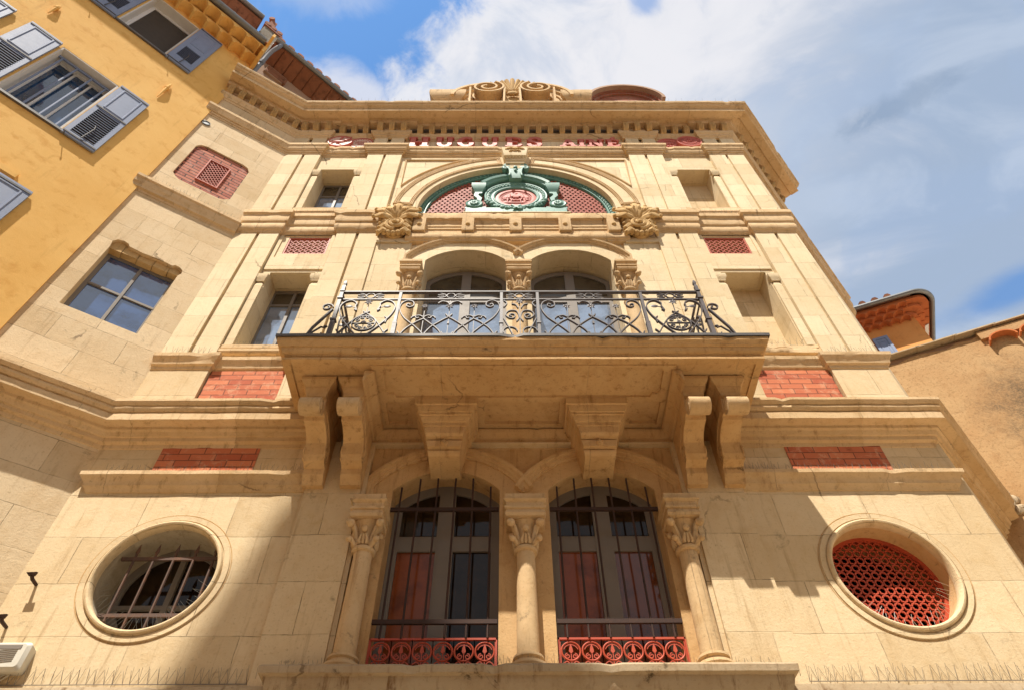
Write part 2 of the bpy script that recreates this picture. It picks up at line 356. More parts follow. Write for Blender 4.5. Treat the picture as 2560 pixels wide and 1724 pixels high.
    def data(s, name, m, smooth=26):
        me = bpy.data.meshes.new(name); me.from_pydata(s.v, [], s.f); me.validate(clean_customdata=False)
        bm = bmesh.new(); bm.from_mesh(me)
        bmesh.ops.recalc_face_normals(bm, faces=bm.faces)
        uvl = bm.loops.layers.uv.new('UVMap')
        for f in bm.faces:
            n = f.normal
            if abs(n.z) > .75: t, v = Vector((1, 0, 0)), Vector((0, 1, 0))
            else: t = Vector((-n.y, n.x, 0)); t.normalize(); v = Vector((0, 0, 1))
            for l in f.loops: l[uvl].uv = (l.vert.co.dot(t), l.vert.co.dot(v))
        bm.to_mesh(me); bm.free()
        me.materials.append(M[m])
        if smooth:
            for p in me.polygons: p.use_smooth = True
            me.set_sharp_from_angle(angle=R(smooth))
        return me
    def build(s, name, m, parent=None, smooth=26, label=None):
        o = bpy.data.objects.new(name, s.data(name, m, smooth)); COL.objects.link(o)
        adopt(o, parent)
        if label: o['label'] = label
        return o
def adopt(o, parent):                                # geometry is given in world metres under a thing, in the part's own space under a part
    if parent is not None:
        o.parent = parent
        o.matrix_parent_inverse = Matrix.Translation(-parent.location) if parent.parent is None else Matrix()
def tag(o, label, cat, group=None, kind=None):
    o['label'] = label; o['category'] = cat
    if group: o['group'] = group
    if kind: o['kind'] = kind
    return o
def thing(name, label, cat, loc=(0, 0, 0), group=None):
    o = bpy.data.objects.new(name, None); COL.objects.link(o); o.location = loc; o.empty_display_size = .2
    return tag(o, label, cat, group)
def dup(o, loc, parent=None):
    c = o.copy(); COL.objects.link(c); c.location = loc
    if parent is not None: c.parent = parent
    for ch in list(o.children):
        d = ch.copy(); COL.objects.link(d); d.parent = c; d.matrix_parent_inverse = ch.matrix_parent_inverse.copy()
    return c

# frames: wing at the left, yellow house, right return wall, ochre wall, orange house
CL, CR = (-5.02, 0.0), (5.0, 0.0)
FW = frame(*CL, math.sin(R(58.5)), math.cos(R(58.5)))
WEND = FW(-1.80, 0, 0)[:2]
P1 = FW(-1.73, 0, 0)
FY = frame(P1[0], P1[1], math.sin(R(47)), math.cos(R(47)))
RA = R(41.5)
FR = frame(*CR, math.sin(RA), math.cos(RA))
REND = FR(2.5, 0, 0)[:2]
FC = frame(6.59, 1.8, math.sin(R(113)), math.cos(R(113)))
FO = frame(11.0, 5.0, math.sin(R(112)), math.cos(R(112)))

# ------------------------------------------------------------------ ground
g = MB(); g.box(-60, 60, -60, 60, -.4, 0)
tag(g.build('street_paving', 'paving', smooth=0), 'pale stone paving of the street', 'paving', kind='structure')

# ------------------------------------------------------------------ the stone building
B = thing('stone_building', 'cream stone building with balcony, oval windows and red lettering under its cornice', 'building', (0, 0, 0))
def rect(x0, x1, z0, z1): return [(x0, z0), (x1, z0), (x1, z1), (x0, z1)]
OC = 3.68; OZ = 5.53
# ground floor wall with the two oculi and the opening of the window bay
wl = MB()
wl.wall(rect(-5.02, 5.0, 0, 7.32), [arc(-OC, OZ, .60, 0, 351, 39), arc(OC-.0, OZ, .60, 0, 351, 39), rect(-1.775, 1.775, 4.2, 7.30)], 0.0, .55)
wl.build('wall', 'wall_stone', B)
for sx in (-1, 1):                                    # shallow strips beside the bay
    f = MB(); f.box(min(sx*1.82, sx*2.44), max(sx*1.82, sx*2.44), -.035, .01, 3.0, 7.3); f.build('wall_strip', 'wall_stone', B)
f = MB(FW); f.box(-2.6, 0.02, 0, .5, 0, 7.35); f.build('wall', 'wing_stone', B)
# wing above: brick panel and window opening
wu = MB(FW)
def chamf(x0, x1, z0, z1, c):
    return [(x0, z0+c*.9), (x0+c*.5, z0+c*.3), (x0+c, z0), (x1-c, z0), (x1-c*.5, z0+c*.3), (x1, z0+c*.9), (x1, z1-c), (x1-c*.35, z1-c*.3), (x1-c, z1), (x0+c, z1), (x0+c*.35, z1-c*.3), (x0, z1-c)]
wu.wall(rect(-1.74, .02, 7.35, 17.3), [chamf(-1.45, -.40, 13.18, 14.68, .16), [(-1.40, 9.20), (-.385, 9.20), (-.385, 10.70), (-.355, 10.78), (-.37, 10.86), (-.43, 10.91), (-.50, 10.915), (-.53, 10.87), (-.75, 10.885), (-.98, 10.86), (-1.19, 10.88), (-1.22, 10.93), (-1.30, 10.95), (-1.38, 10.92), (-1.42, 10.84), (-1.40, 10.70)]], 0, .30)
wu.build('wall', 'wing_stone', B)
f = MB(FW); f.wall(rect(-1.50, -.35, 13.1, 14.75), [rect(-1.095, -.70, 13.47, 14.31)], .035, .2); f.build('brick_panel', 'pink_brick', B)
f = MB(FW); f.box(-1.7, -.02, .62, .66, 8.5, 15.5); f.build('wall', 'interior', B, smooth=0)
# return wall at the right
f = MB(FR); f.box(.0, 2.5, 0, .5, 0, 17.3); f.build('wall', 'upper_stone', B)
# upper wall, outer bays and centre
AL, ACL = seg_arch(.20, 1.57, 11.56, .35)
AL = AL[::-1]
lun = arc(0, 13.42, 1.90, 0, 180, 40)
holes = []
for sx in (-1, 1):
    holes.append([(sx*x, z) for x, z in rect(3.36, 4.10, 9.25, 11.23)])
    holes.append([(sx*x, z) for x, z in rect(3.37, 4.13, 13.42, 15.30)])
    holes.append([(sx*x, z) for x, z in rect(3.33, 4.07, 11.83, 12.39)])
    holes.append([(sx*x, z) for x, z in [(.20, 8.02), (1.57, 8.02)]+AL])
holes.append(lun+[(-1.90, 13.05), (1.90, 13.05)])
wl = MB(); wl.wall(rect(-5.02, 5.0, 7.32, 17.4), holes, .08, .52); wl.build('wall', 'upper_stone', B)
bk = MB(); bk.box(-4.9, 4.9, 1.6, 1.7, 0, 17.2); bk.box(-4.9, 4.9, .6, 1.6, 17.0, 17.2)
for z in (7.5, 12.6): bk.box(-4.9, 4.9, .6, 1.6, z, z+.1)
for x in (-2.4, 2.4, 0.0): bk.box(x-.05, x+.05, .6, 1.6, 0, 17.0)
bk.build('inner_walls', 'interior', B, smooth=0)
# spandrel field over the lunette is part of the wall; parapet top
f = MB(); f.plan([WEND, CL, CR, REND, (4.0, 6.0), (-5.0, 6.0), (-6.2, 3.0)], 17.3, 17.42); f.build('roof', 'lead', B, smooth=0)

# pilasters: two strips with a groove between
def pilaster(x0, x1, z0, z1, gx, y=0.0, yb=.10):
    m = MB(); m.box(x0, gx-.028, y, yb, z0, z1); m.box(gx+.028, x1, y, yb, z0, z1)
    m.box(gx-.028, gx+.028, y+.05, yb, z0, z1)
    return m.build('pilaster', 'upper_stone', B)
for sx in (-1, 1):
    for a, b, gq in ((4.25, 5.0, 4.62), (2.48, 3.22, 2.85)):
        if sx < 0: a, b, gq = -(b if b < 4.9 else 5.019), -a, -gq
        pilaster(a, b, 8.98, 12.46, gq); pilaster(a, b, 13.08, 15.92, gq)
    # plain pier between inner pilaster and the arched windows
    m = MB(); m.box(min(sx*1.86, sx*2.48), max(sx*1.86, sx*2.48), .035, .10, 7.9, 12.46); m.build('pier', 'upper_stone', B)
# pedestals
for sx in (-1, 1):
    for a, b in ((4.22, 5.0), (2.45, 3.17)):
        if sx < 0: a, b = -(b if b < 4.9 else 5.019), -a
        m = MB(); m.box(a, b, 0, .10, 7.6, 8.70); m.box(a-.0, b+.0, -.015, .0, 7.6, 8.10)
        m.build('pedestal', 'wall_stone', B)
    m = MB(); a, b = sorted((sx*3.18, sx*4.205)); m.box(a, b, .045, .078, 7.6, 8.69); m.build('brick_panel', 'red_brick', B)
    m = MB(); a, b = sorted((sx*3.115, sx*4.265)); m.box(a, b, -.012, .03, 6.80, 7.30); m.build('brick_panel', 'red_brick', B)

# ------------------------------------------------------------------ mouldings swept along the plan
BASE = [(CL[0], .0), (-4.25, 0), (-4.25, .08), (-3.22, .08), (-3.22, 0), (-2.48, 0), (-2.48, .08), (2.48, .08), (2.48, 0), (3.22, 0), (3.22, .08), (4.25, .08), (4.25, 0), CR]
FULL = [WEND]+BASE+[REND]
FLAT = [WEND, CL, CR, REND]
# base ledge
f = MB(); f.sweep([(-.05, 3.9), (.0, 4.08), (.05, 4.16), (.075, 4.20), (.075, 4.33), (.06, 4.40), (-.05, 4.44)], [FW(-2.6, 0, 0)[:2], CL, (-2.0, 0)]); f.build('ledge', 'sill_stone', B)
f = MB(); f.sweep([(-.05, 3.9), (.0, 4.08), (.05, 4.16), (.075, 4.20), (.075, 4.33), (.06, 4.40), (-.05, 4.44)], [(2.0, 0), CR, REND]); f.build('ledge', 'sill_stone', B)
# sill of the ground bay
f = MB(); f.sweep([(-.4, 3.95), (.04, 3.95), (.07, 4.03), (.09, 4.05), (.10, 4.09), (.16, 4.15), (.22, 4.24), (.255, 4.34), (.26, 4.385), (.30, 4.40), (.305, 4.455), (.29, 4.475), (-.4, 4.50)], [(-1.98, .3), (-1.98, 0), (1.97, 0), (1.97, .3)])
f.build('sill', 'sill_stone', B)
# lower string course, both sides
prof = [(-.03, 6.555), (.015, 6.56), (.03, 6.60), (.055, 6.625), (.06, 6.66), (.085, 6.70), (.118, 6.735), (.12, 6.785), (-.03, 6.80)]
for sx in (-1, 1):
    p = [(-4.86, .2), (-4.86, 0), (-2.42, 0)] if sx < 0 else [(2.42, 0), (4.86, 0), (4.86, .2)]
    f = MB(); f.sweep(prof, p); f.build('string_course', 'trim_stone', B)
# main lower cornice
prof = [(-.03, 7.20), (.012, 7.22), (.02, 7.27), (.065, 7.285), (.07, 7.335), (.095, 7.34), (.12, 7.385), (.15, 7.40), (.155, 7.435), (.275, 7.44), (.275, 7.54), (.255, 7.545), (.255, 7.565), (.28, 7.57), (.305, 7.60), (.31, 7.625), (.298, 7.63), (.298, 7.645), (.315, 7.65), (.335, 7.675), (.345, 7.69), (.345, 7.73), (-.03, 7.78)]
f = MB(); f.sweep(prof, [FW(-2.6, 0, 0)[:2], CL, (-2.44, 0)]); f.build('cornice', 'trim_stone', B)
f = MB(); f.sweep(prof, [(2.44, 0), (4.93, 0), FR(2.45, -.02, 0)[:2]]); f.build('cornice', 'trim_stone', B)
# pedestal caps
prof = [(-.03, 8.66), (.012, 8.67), (.02, 8.72), (.05, 8.74), (.055, 8.77), (.075, 8.82), (.10, 8.86), (.105, 8.92), (-.03, 8.97)]
for sx in (-1, 1):
    p = [(4.22, .08), (4.22, 0), (5.0, 0), (5.0, .3)] if sx > 0 else [(-5.019, .0), (-4.22, 0), (-4.22, .08)]
    q = [(2.42, 0), (3.17, 0), (3.17, .08), (4.22, .08)] if sx > 0 else [(-4.22, .08), (-3.17, .08), (-3.17, 0), (-2.42, 0)]
    f = MB(); f.sweep(prof, (q[:-1]+p) if sx > 0 else (p[:-1]+q)); f.build('string_course', 'trim_stone', B)
# band between second and third floors
prof = [(-.03, 12.42), (.012, 12.425), (.02, 12.46), (.045, 12.48), (.07, 12.53), (.075, 12.60), (.06, 12.66), (.06, 12.70), (.085, 12.72), (.10, 12.78), (.09, 12.86), (.10, 12.93), (.135, 12.96), (.135, 13.06), (-.03, 13.11)]
f = MB(); f.sweep([(-.03, 12.30), (.012, 12.305), (.02, 12.35), (.06, 12.37), (.065, 12.43), (.09, 12.47), (.10, 12.56), (.13, 12.59), (.13, 12.66), (-.03, 12.70)], [WEND, (CL[0]-.01, 0)]); f.build('string_course', 'trim_stone', B)
for sx in (-1, 1):
    p = [(4.25, .08), (4.25, 0), (5.0, 0), REND] if sx > 0 else [(-5.019, .0), (-4.25, 0), (-4.25, .08)]
    q = [(2.50, 0), (3.22, 0), (3.22, .08)] if sx > 0 else [(-3.22, .08), (-3.22, 0), (-2.50, 0)]
    path = q+p if sx > 0 else p+q
    f = MB(); f.sweep(prof, path); f.build('string_course', 'trim_stone', B)
# entablature: architrave, frieze dies, tenia, bed mould, cornice
f = MB(); f.sweep([(-.03, 15.90), (.012, 15.91), (.018, 15.96), (.036, 15.962), (.040, 16.02), (.065, 16.025), (.07, 16.05), (.085, 16.07), (.095, 16.14), (.12, 16.18), (.122, 16.26), (.11, 16.28), (-.03, 16.31)], FULL); f.build('architrave', 'trim_stone', B)
for sx in (-1, 1):
    for a, b in ((4.30, 5.0), (2.53, 3.20)):
        if sx < 0: a, b = -(b if b < 4.9 else 5.019), -a
        m = MB(); c = (a+b)/2
        m.box(a, c-.045, 0, .1, 16.2, 16.90); m.box(c+.045, b, 0, .1, 16.2, 16.90); m.prism([(c-.045, 16.2), (c+.045, 16.2), (c+.045, 16.6), (c+.0, 16.5), (c-.045, 16.6)], .045, .1)
        m.build('frieze_block', 'upper_stone', B)
f = MB(); f.sweep([(-.03, 16.82), (.012, 16.83), (.02, 16.88), (.045, 16.90), (.05, 16.95), (.08, 16.98), (.10, 17.03), (.10, 17.065), (-.03, 17.09)], FULL); f.build('moulding', 'trim_stone', B)
f = MB(); f.sweep([(-.08, 17.05), (-.005, 17.05), (-.005, 17.12), (.01, 17.13), (.01, 17.24), (.025, 17.25), (.025, 17.36), (.16, 17.38), (.185, 17.42), (.185, 17.455), (.21, 17.46), (.21, 17.5), (-.03, 17.5)], FULL); f.build('moulding', 'trim_stone', B)
CR2 = (5.17, 0.0)
f = MB(); f.sweep([(-.1, 17.47), (.24, 17.47), (.245, 17.44), (.425, 17.43), (.43, 17.445), (.43, 17.53), (.41, 17.535), (.41, 17.555), (.43, 17.56), (.455, 17.585), (.49, 17.60), (.505, 17.62), (.51, 17.65), (.53, 17.655), (.545, 17.685), (.548, 17.74), (.535, 17.755), (-.1, 17.82)], [WEND, CL, CR2, (CR2[0]+2.5*math.sin(RA), 2.5*math.cos(RA))]); f.build('cornice', 'trim_stone', B)
# modillions: one shape, copied
md = MB()
md.side([(0, .0), (-.10, .0), (-.125, .02), (-.165, .06), (-.19, .12), (-.19, .20), (-.165, .235), (-.175, .26), (-.175, .345), (0, .345)], -.060, .060)
for sx in (-1, 1):
    md.tube([(sx*.030, -.135, .03), (sx*.034, -.185, .09), (sx*.030, -.205, .16), (sx*.022, -.19, .215)], [.008, .013, .012, .006], 5)
md.tube([(0, -.125, .01), (0, -.185, .08), (0, -.215, .15), (0, -.20, .22)], [.008, .014, .016, .008], 5)
mdm = md.data('modillion', 'carved_stone', 40)
def modillion(x, y, z, ang=0.0):
    o = bpy.data.objects.new('modillion', mdm); COL.objects.link(o); adopt(o, B); o.location = (x, y, z); o.rotation_euler = (0, 0, ang)
for k in range(17): modillion(-2.205+.2757*k, .075, 17.065)
for sx in (-1, 1):
    for k in (-1, 0, 1):
        modillion(sx*2.85+k*.272, -.005, 17.065); modillion(sx*4.60+k*.272, -.005, 17.065); modillion(sx*3.735+k*.272, .075, 17.065)
for k in range(7):
    p = FW(-1.66+.252*k, -.0, 17.065); modillion(*p, R(31.5))
for k in range(9):
    p = FR(.30+.262*k, -.0, 17.065); modillion(*p, PI/2-RA)

# ------------------------------------------------------------------ frieze lettering, one part per letter
def letter(ch, x, z0, h, wd, th):
    m = MB(); y0, y1 = -.005, .085; S_ = th
    def st(p, t=None): m.ribbon([(x+a*wd, z0+b*h) for a, b in p], t or S_, y0+random.uniform(0, .003), y1)
    def serif(cx, b, l=.36):
        m.prism([(x+(cx-l/2)*wd-.012, z0+b*h-(.0 if b < .5 else .055)), (x+(cx+l/2)*wd+.012, z0+b*h-(.0 if b < .5 else .055)), (x+(cx+l/2)*wd+.012, z0+b*h+(.055 if b < .5 else .0)), (x+(cx-l/2)*wd-.012, z0+b*h+(.055 if b < .5 else .0))], y0-.004, y1)
    e = .04
    if ch == 'H':
        st([(.2, e), (.2, 1-e)]); st([(.8, e), (.8, 1-e)]); st([(.2, .5), (.8, .5)], S_*.6)
        for c in (.2, .8): serif(c, 0); serif(c, 1)
    elif ch == 'U':
        st([(.2, 1-e)]+[(.5+.3*math.cos(R(a)), .33+.28*math.sin(R(a))) for a in range(180, 361, 15)]+[(.8, 1-e)], S_*.85)
        serif(.2, 1); serif(.8, 1)
    elif ch == 'G':
        st([(.5+.38*math.cos(R(a)), .5+.44*math.sin(R(a))) for a in range(48, 336, 12)]+[(.84, .46)], S_*.9); st([(.58, .46), (1.0, .46)], S_*.5)
    elif ch == 'E' or ch == 'e':
        st([(.24, e), (.24, 1-e)]); serif(.22, 0, .44); serif(.22, 1, .44)
        st([(.24, .93), (.55, .96), (.80, .90), (.92, .78)], S_*.62); st([(.24, .5), (.55, .52), (.72, .47)], S_*.6); st([(.24, .07), (.6, .05), (.82, .1), (.97, .25)], S_*.62)
        if ch == 'e': st([(.42, 1.10), (.66, 1.30)], S_*.8)
    elif ch == 'S':
        st([(.86, .72), (.78, .88), (.55, .955), (.3, .9), (.17, .74), (.27, .58), (.5, .5), (.73, .41), (.84, .26), (.72, .1), (.46, .045), (.22, .12), (.12, .3)], S_*.85)
    elif ch == 'A':
        st([(.14, e), (.47, 1)], S_*.6); st([(.5, 1), (.86, e)], S_); st([(.27, .34), (.70, .34)], S_*.5); serif(.14, 0, .36); serif(.86, 0, .36)
    elif ch == 'I':
        st([(.5, e), (.5, 1-e)]); serif(.5, 0, .8); serif(.5, 1, .8)
    elif ch == 'N':
        st([(.18, e), (.18, 1-e)], S_*.6); st([(.20, .96), (.80, .04)], S_); st([(.82, e), (.82, 1-e)], S_*.6); serif(.16, 0, .36); serif(.14, 1, .36); serif(.84, 1, .36)
    m.build('letter', 'letter_red', B)
for ch, x0, x1 in (('H', -2.42, -1.95), ('U', -1.80, -1.40), ('G', -1.31, -.92), ('U', -.77, -.38), ('E', -.21, .15), ('S', .26, .62)):
    letter(ch, x0, 16.36, .53, x1-x0, .115)
for ch, x0, x1 in (('A', 1.03, 1.37), ('I', 1.42, 1.59), ('N', 1.64, 2.01), ('e', 2.08, 2.37)):
    letter(ch, x0, 16.36, .41, x1-x0, .092)
# medallion pairs in the frieze
def relief_figure(m, cx, cz, y, s, kind):
    if kind == 'rider':
        m.ball(cx-.02*s, y, cz-.02*s, .14*s, .03, .055*s); m.ball(cx+.0*s, y, cz+.10*s, .035*s, .025, .075*s); m.ball(cx+.01*s, y, cz+.2*s, .03*s, .025, .035*s)
        m.tube([(cx+.1*s, y, cz), (cx+.17*s, y, cz+.06*s), (cx+.22*s, y, cz+.04*s)], [.04*s, .03*s, .02*s], 6)
        for a, b in ((-.1, -.17), (-.06, -.2), (.07, -.12), (.1, -.2)): m.tube([(cx+a*s, y, cz-.04*s), (cx+b*s*.6+a*s*.6, y, cz-.12*s), (cx+a*s+b*s*.2, y, cz-.19*s)], [.022*s, .016*s, .012*s], 5)
        m.tube([(cx, y, cz+.14*s), (cx+.12*s, y, cz+.16*s), (cx+.2*s, y, cz+.2*s)], [.02*s, .014*s, .01*s], 5); m.tube([(cx-.14*s, y, cz), (cx-.2*s, y, cz-.05*s), (cx-.22*s, y, cz-.12*s)], [.02*s, .02*s, .008*s], 5)
    else:
        for i in range(16):
            a = 2*PI*i/16; m.ball(cx+.13*s*math.cos(a), y, cz+.13*s*math.sin(a), .03*s, .022, .03*s, 6, 4)
        for q in range(3): m.ball(cx+(q-1)*.05*s, y, cz+random.uniform(-.03, .03)*s, .032*s, .03, .05*s, 6, 4)
def medallion(cx, cz, r, y, kind):
    m = MB(); m.disc(cx, cz, [(r*.02, .1), (r, .1), (r, y+.02), (r*.97, y), (r*.90, y), (r*.86, y+.018), (r*.02, y+.02)], 30)
    if kind == 'text':
        for row, (n_, dz) in enumerate(((7, .07), (8, 0.0), (4, -.075))):
            for i in range(n_):
                xx = cx+(i-(n_-1)/2)*.036; m.box(xx-.011, xx+.011, y+.004, y+.03, cz+dz-.02, cz+dz+.02)
        for i in range(22):
            a = 2*PI*i/22; m.ball(cx+r*.72*math.cos(a), y+.018, cz+r*.72*math.sin(a), .028, .018, .02, 6, 4)
    elif kind == 'rays':
        for i in range(36):
            a = 2*PI*i/36; m.tube([(cx+r*.62*math.cos(a), y+.016, cz+r*.62*math.sin(a)), (cx+r*.84*math.cos(a), y+.016, cz+r*.84*math.sin(a))], .010, 4)
        m.disc(cx, cz, [(r*.5, y+.02), (r*.5, y), (r*.56, y), (r*.56, y+.02)], 24); relief_figure(m, cx, cz, y+.016, .9, 'wreath')
    else: relief_figure(m, cx, cz, y+.016, 1.15 if kind == 'rider' else 1.2, kind)
    return m.build('medallion', 'letter_red', B)
paint('medallion_sunlit', (.66, .50, .40), .6, (.50, .22, .17), .5)  # red terracotta in strong sun: the sunlight is put into the field colour
for cx_, y_, kd in ((-3.965, -.02, 'rider'), (-3.50, .03, 'text')):
    o_ = medallion(cx_, 16.64, .285, y_, kd); m = MB(); m.disc(cx_, 16.64, [(.004, y_+.03), (.246, y_+.03), (.246, y_+.012), (.004, y_+.012)], 30); m.build('field', 'medallion_sunlit', o_)
medallion(3.52, 16.63, .285, .03, 'wreath'); medallion(3.965, 16.64, .29, -.02, 'rays')

# ------------------------------------------------------------------ windows
def window(fr, x0, x1, z0, z1, y, mat_f='frame_grey', arch=None, cols=(.5,), rows=(), fw=.06, mw=.045, panes=None, parent=B, name='window', th=.06):
    """framed window: outer frame, mullions and transoms are its mesh, each pane a child"""
    m = MB(fr)
    outer = rect(x0, x1, z0, z1); inner = rect(x0+fw, x1-fw, z0+fw, z1-fw)
    ztop = z1
    if arch:
        a, (cx, cz, rr) = seg_arch(x0, x1, z1, arch); outer = [(x0, z0), (x1, z0)]+a[::-1]
        b = [(cx+(px_-cx)*(rr-fw)/rr, cz+(pz-cz)*(rr-fw)/rr) for px_, pz in a]
        b = [(min(max(px_, x0+fw), x1-fw), pz) for px_, pz in b]
        inner = [(x0+fw, z0+fw), (x1-fw, z0+fw)]+b[::-1]; ztop = z1+arch
    m.wall(outer, [inner], y, y+th)
    xs = [x0+fw]+[lerp(x0, x1, c) for c in cols]+[x1-fw]; zs = [z0+fw]+[r for r in rows]+[ztop-fw]
    for x in xs[1:-1]: m.box(x-mw/2, x+mw/2, y-.012, y+th-.01, z0+fw-.01, ztop-fw*.9 if arch else z1-fw+.01)
    for z in zs[1:-1]: m.box(x0+fw-.01, x1-fw+.01, y-.004, y+th-.012, z-mw/2, z+mw/2)
    o = m.build(name, mat_f, parent)
    for i in range(len(zs)-1):
        for j in range(len(xs)-1):
            p = MB(fr); zt = zs[i+1]
            if arch and i == len(zs)-2:
                top = [(px_, pz) for px_, pz in inner[2:] if xs[j]-1e-6 <= px_ <= xs[j+1]+1e-6]
                poly = [(xs[j], zs[i]), (xs[j+1], zs[i])]+([(xs[j+1], top[0][1])] if top else [])+top+([(xs[j], top[-1][1])] if top else [])
                p.prism(poly, y+.022, y+.030)
            else: p.box(xs[j]-.005, xs[j+1]+.005, y+.022, y+.030, zs[i]-.005, zt+.005)
            pm = 'glass'
            if panes: pm = panes(i, j)
            p.build('pane', pm, o, smooth=0)
    return o
f = MB(FW)
for k in range(5):
    xa_ = -1.46+k*.23; f.box(xa_, xa_+.222, .035+random.uniform(0, .03), .33, 10.735+random.uniform(-.015, .03), 11.05)
f.build('lintel', 'carved_stone', B)
window(FW, -1.42, -.36, 9.18, 10.76, .17, cols=(.5,), rows=(9.97,), fw=.075, mw=.04, panes=lambda i, j: 'glass_wing')
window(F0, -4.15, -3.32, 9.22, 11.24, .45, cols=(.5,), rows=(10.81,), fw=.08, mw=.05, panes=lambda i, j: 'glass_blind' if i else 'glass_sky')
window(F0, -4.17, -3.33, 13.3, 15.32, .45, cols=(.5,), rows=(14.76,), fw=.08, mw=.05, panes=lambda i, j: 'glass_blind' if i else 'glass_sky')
m = MB(); m.tube([(-4.12, .12, 13.60), (-3.38, .12, 13.60)], .014, 6); m.build('window_bar', 'iron', B)
for sx in (-1, 1):
    a, b = sorted((sx*.17, sx*1.60))
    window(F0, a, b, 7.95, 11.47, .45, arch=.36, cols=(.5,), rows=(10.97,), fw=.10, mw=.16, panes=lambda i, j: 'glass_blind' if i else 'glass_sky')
    a, b = sorted((sx*.24, sx*1.52))
    board = (lambda i, j: 'glass_dark' if i else ('glass_board' if j == 0 else 'glass_dark')) if sx < 0 else (lambda i, j: 'glass_dark' if i else ('glass_board' if j == 0 else 'glass_warm_reflect'))
    window(F0, a, b, 4.42, 6.665, .37, arch=.295, cols=(.5,), rows=(6.14,), fw=.13, mw=.19, panes=board, th=.08)
# blank niches at the right: back and cheeks
for z0, z1 in ((9.1, 11.3), (13.3, 15.4)):
    f = MB(); f.box(3.30, 4.18, .45, .54, z0, z1); f.build('niche_back', 'wall_stone', B)
# jamb strips, imposts and sills round the outer-bay openings
for sx in (-1, 1):
    for z0, z1, zi in ((9.25, 11.23, 10.91), (13.42, 15.30, 14.95)):
        for a, b in ((3.23, 3.36), (4.11, 4.24)):
            m = MB(); p, q = sorted((sx*a, sx*b)); m.box(p, q, .045, .09, z0, zi-.10)
            c0, c1 = (p, q)
            m.loft([[(c0, .045, zi-.10), (c1, .045, zi-.10), (c1, .09, zi-.10), (c0, .09, zi-.10)], [(c0+.03, .062, zi), (c1-.03, .062, zi), (c1-.03, .09, zi), (c0+.03, .09, zi)]])
            m.sweep([(-.02, zi), (.0, zi), (.012, zi+.05), (.03, zi+.09), (.03, zi+.18), (-.02, zi+.18)], [(p, .09), (p, .035), (q, .035), (q, .09)])
            m.build('jamb', 'upper_stone', B)
        p, q = sorted((sx*3.24, sx*4.23))
        m = MB()
        if z0 < 10: m.sweep([(-.1, 9.06), (.03, 9.06), (.05, 9.09), (.05, 9.145), (.02, 9.15), (.02, 9.17), (.035, 9.175), (.035, 9.245), (-.45, 9.25)], [(p, .09), (p, .06), (q, .06), (q, .09)])
        else: m.sweep([(-.1, 13.10), (.02, 13.10), (.03, 13.16), (.045, 13.24), (.06, 13.26), (.06, 13.33), (.045, 13.38), (.05, 13.42), (-.45, 13.43)], [(p, .09), (p, .06), (q, .06), (q, .09)])
        m.build('sill', 'trim_stone', B)

# ------------------------------------------------------------------ terracotta grilles
def quatre(m, cx, cz, r, y, t, n=20, w_=None):
    pts = []
    for i in range(n):
        a = 2*PI*i/n; rr = r*(.76+.26*math.cos(4*a)); pts.append((cx+rr*math.cos(a), y, cz+rr*math.sin(a)))
    m.tube(pts, t, 4, closed=True)
def grille(name, fr, x0, x1, z0, z1, y, pitch, rowp, r, t, parent, fw=.022, back=True, m_='terracotta'):
    m = MB(fr)
    if fw:
        m.wall(rect(x0, x1, z0, z1), [rect(x0+fw, x1-fw, z0+fw, z1-fw)], y-.012, y+.03)
    nx = int((x1-x0)/pitch)+1; nz = int((z1-z0)/rowp)+1
    for j in range(nz+1):
        for i in range(nx+1):
            cx = x0+fw+(i+.5)*pitch; cz = z0+fw+(j+.5)*rowp
            if x0+fw*.6 < cx < x1-fw*.6 and z0+fw*.6 < cz < z1-fw*.6: quatre(m, cx, cz, r, y+.012, t, 12)
    o = m.build(name, m_, parent, smooth=0)
    return o
for sx in (-1, 1):
    a, b = sorted((sx*3.335, sx*4.065)); grille('grille', F0, a, b, 11.835, 12.385, .10, .0986, .1012, .0495, .0092, B)
m = MB(FW); gx0, gx1, gz0, gz1 = -1.10, -.695, 13.465, 14.315
m.wall(rect(gx0, gx1, gz0, gz1), [rect(gx0+.022, gx1-.022, gz0+.022, gz1-.022)], .0, .05)
for d_ in (-1, 1):
    for k in range(-14, 30):
        q = []
        x_a = gx0+.02; z_a = gz0+k*.094 if d_ > 0 else gz1-k*.094
        zb_ = z_a+d_*(gx1-gx0-.04)*1.18
        lo, hi = gz0+.02, gz1-.02; t0, t1 = 0.0, 1.0
        for bound, sgn in ((lo, 1), (hi, -1)):
            f0, f1 = (z_a-bound)*sgn, (zb_-bound)*sgn
            if f0 < 0 and f1 < 0: t1 = -1
            elif f0 < 0: t0 = max(t0, f0/(f0-f1))
            elif f1 < 0: t1 = min(t1, f0/(f0-f1))
        if t1 > t0+.02: m.tube([(lerp(x_a, gx1-.02, t), .022+.004*d_, lerp(z_a, zb_, t)) for t in (t0, t1)], .0085, 4)
m.build('grille', 'terracotta', B, smooth=0)
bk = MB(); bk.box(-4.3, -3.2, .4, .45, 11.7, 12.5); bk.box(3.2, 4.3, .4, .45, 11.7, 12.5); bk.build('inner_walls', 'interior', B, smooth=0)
# panel frames round the small grilles
for sx in (-1, 1):
    m = MB(); a, b = sorted((sx*3.25, sx*4.23)); m.wall(rect(a, b, 11.30, 12.43), [rect(a+.06, b-.06, 11.69, 12.43)], .055, .082); m.build('panel_frame', 'upper_stone', B)
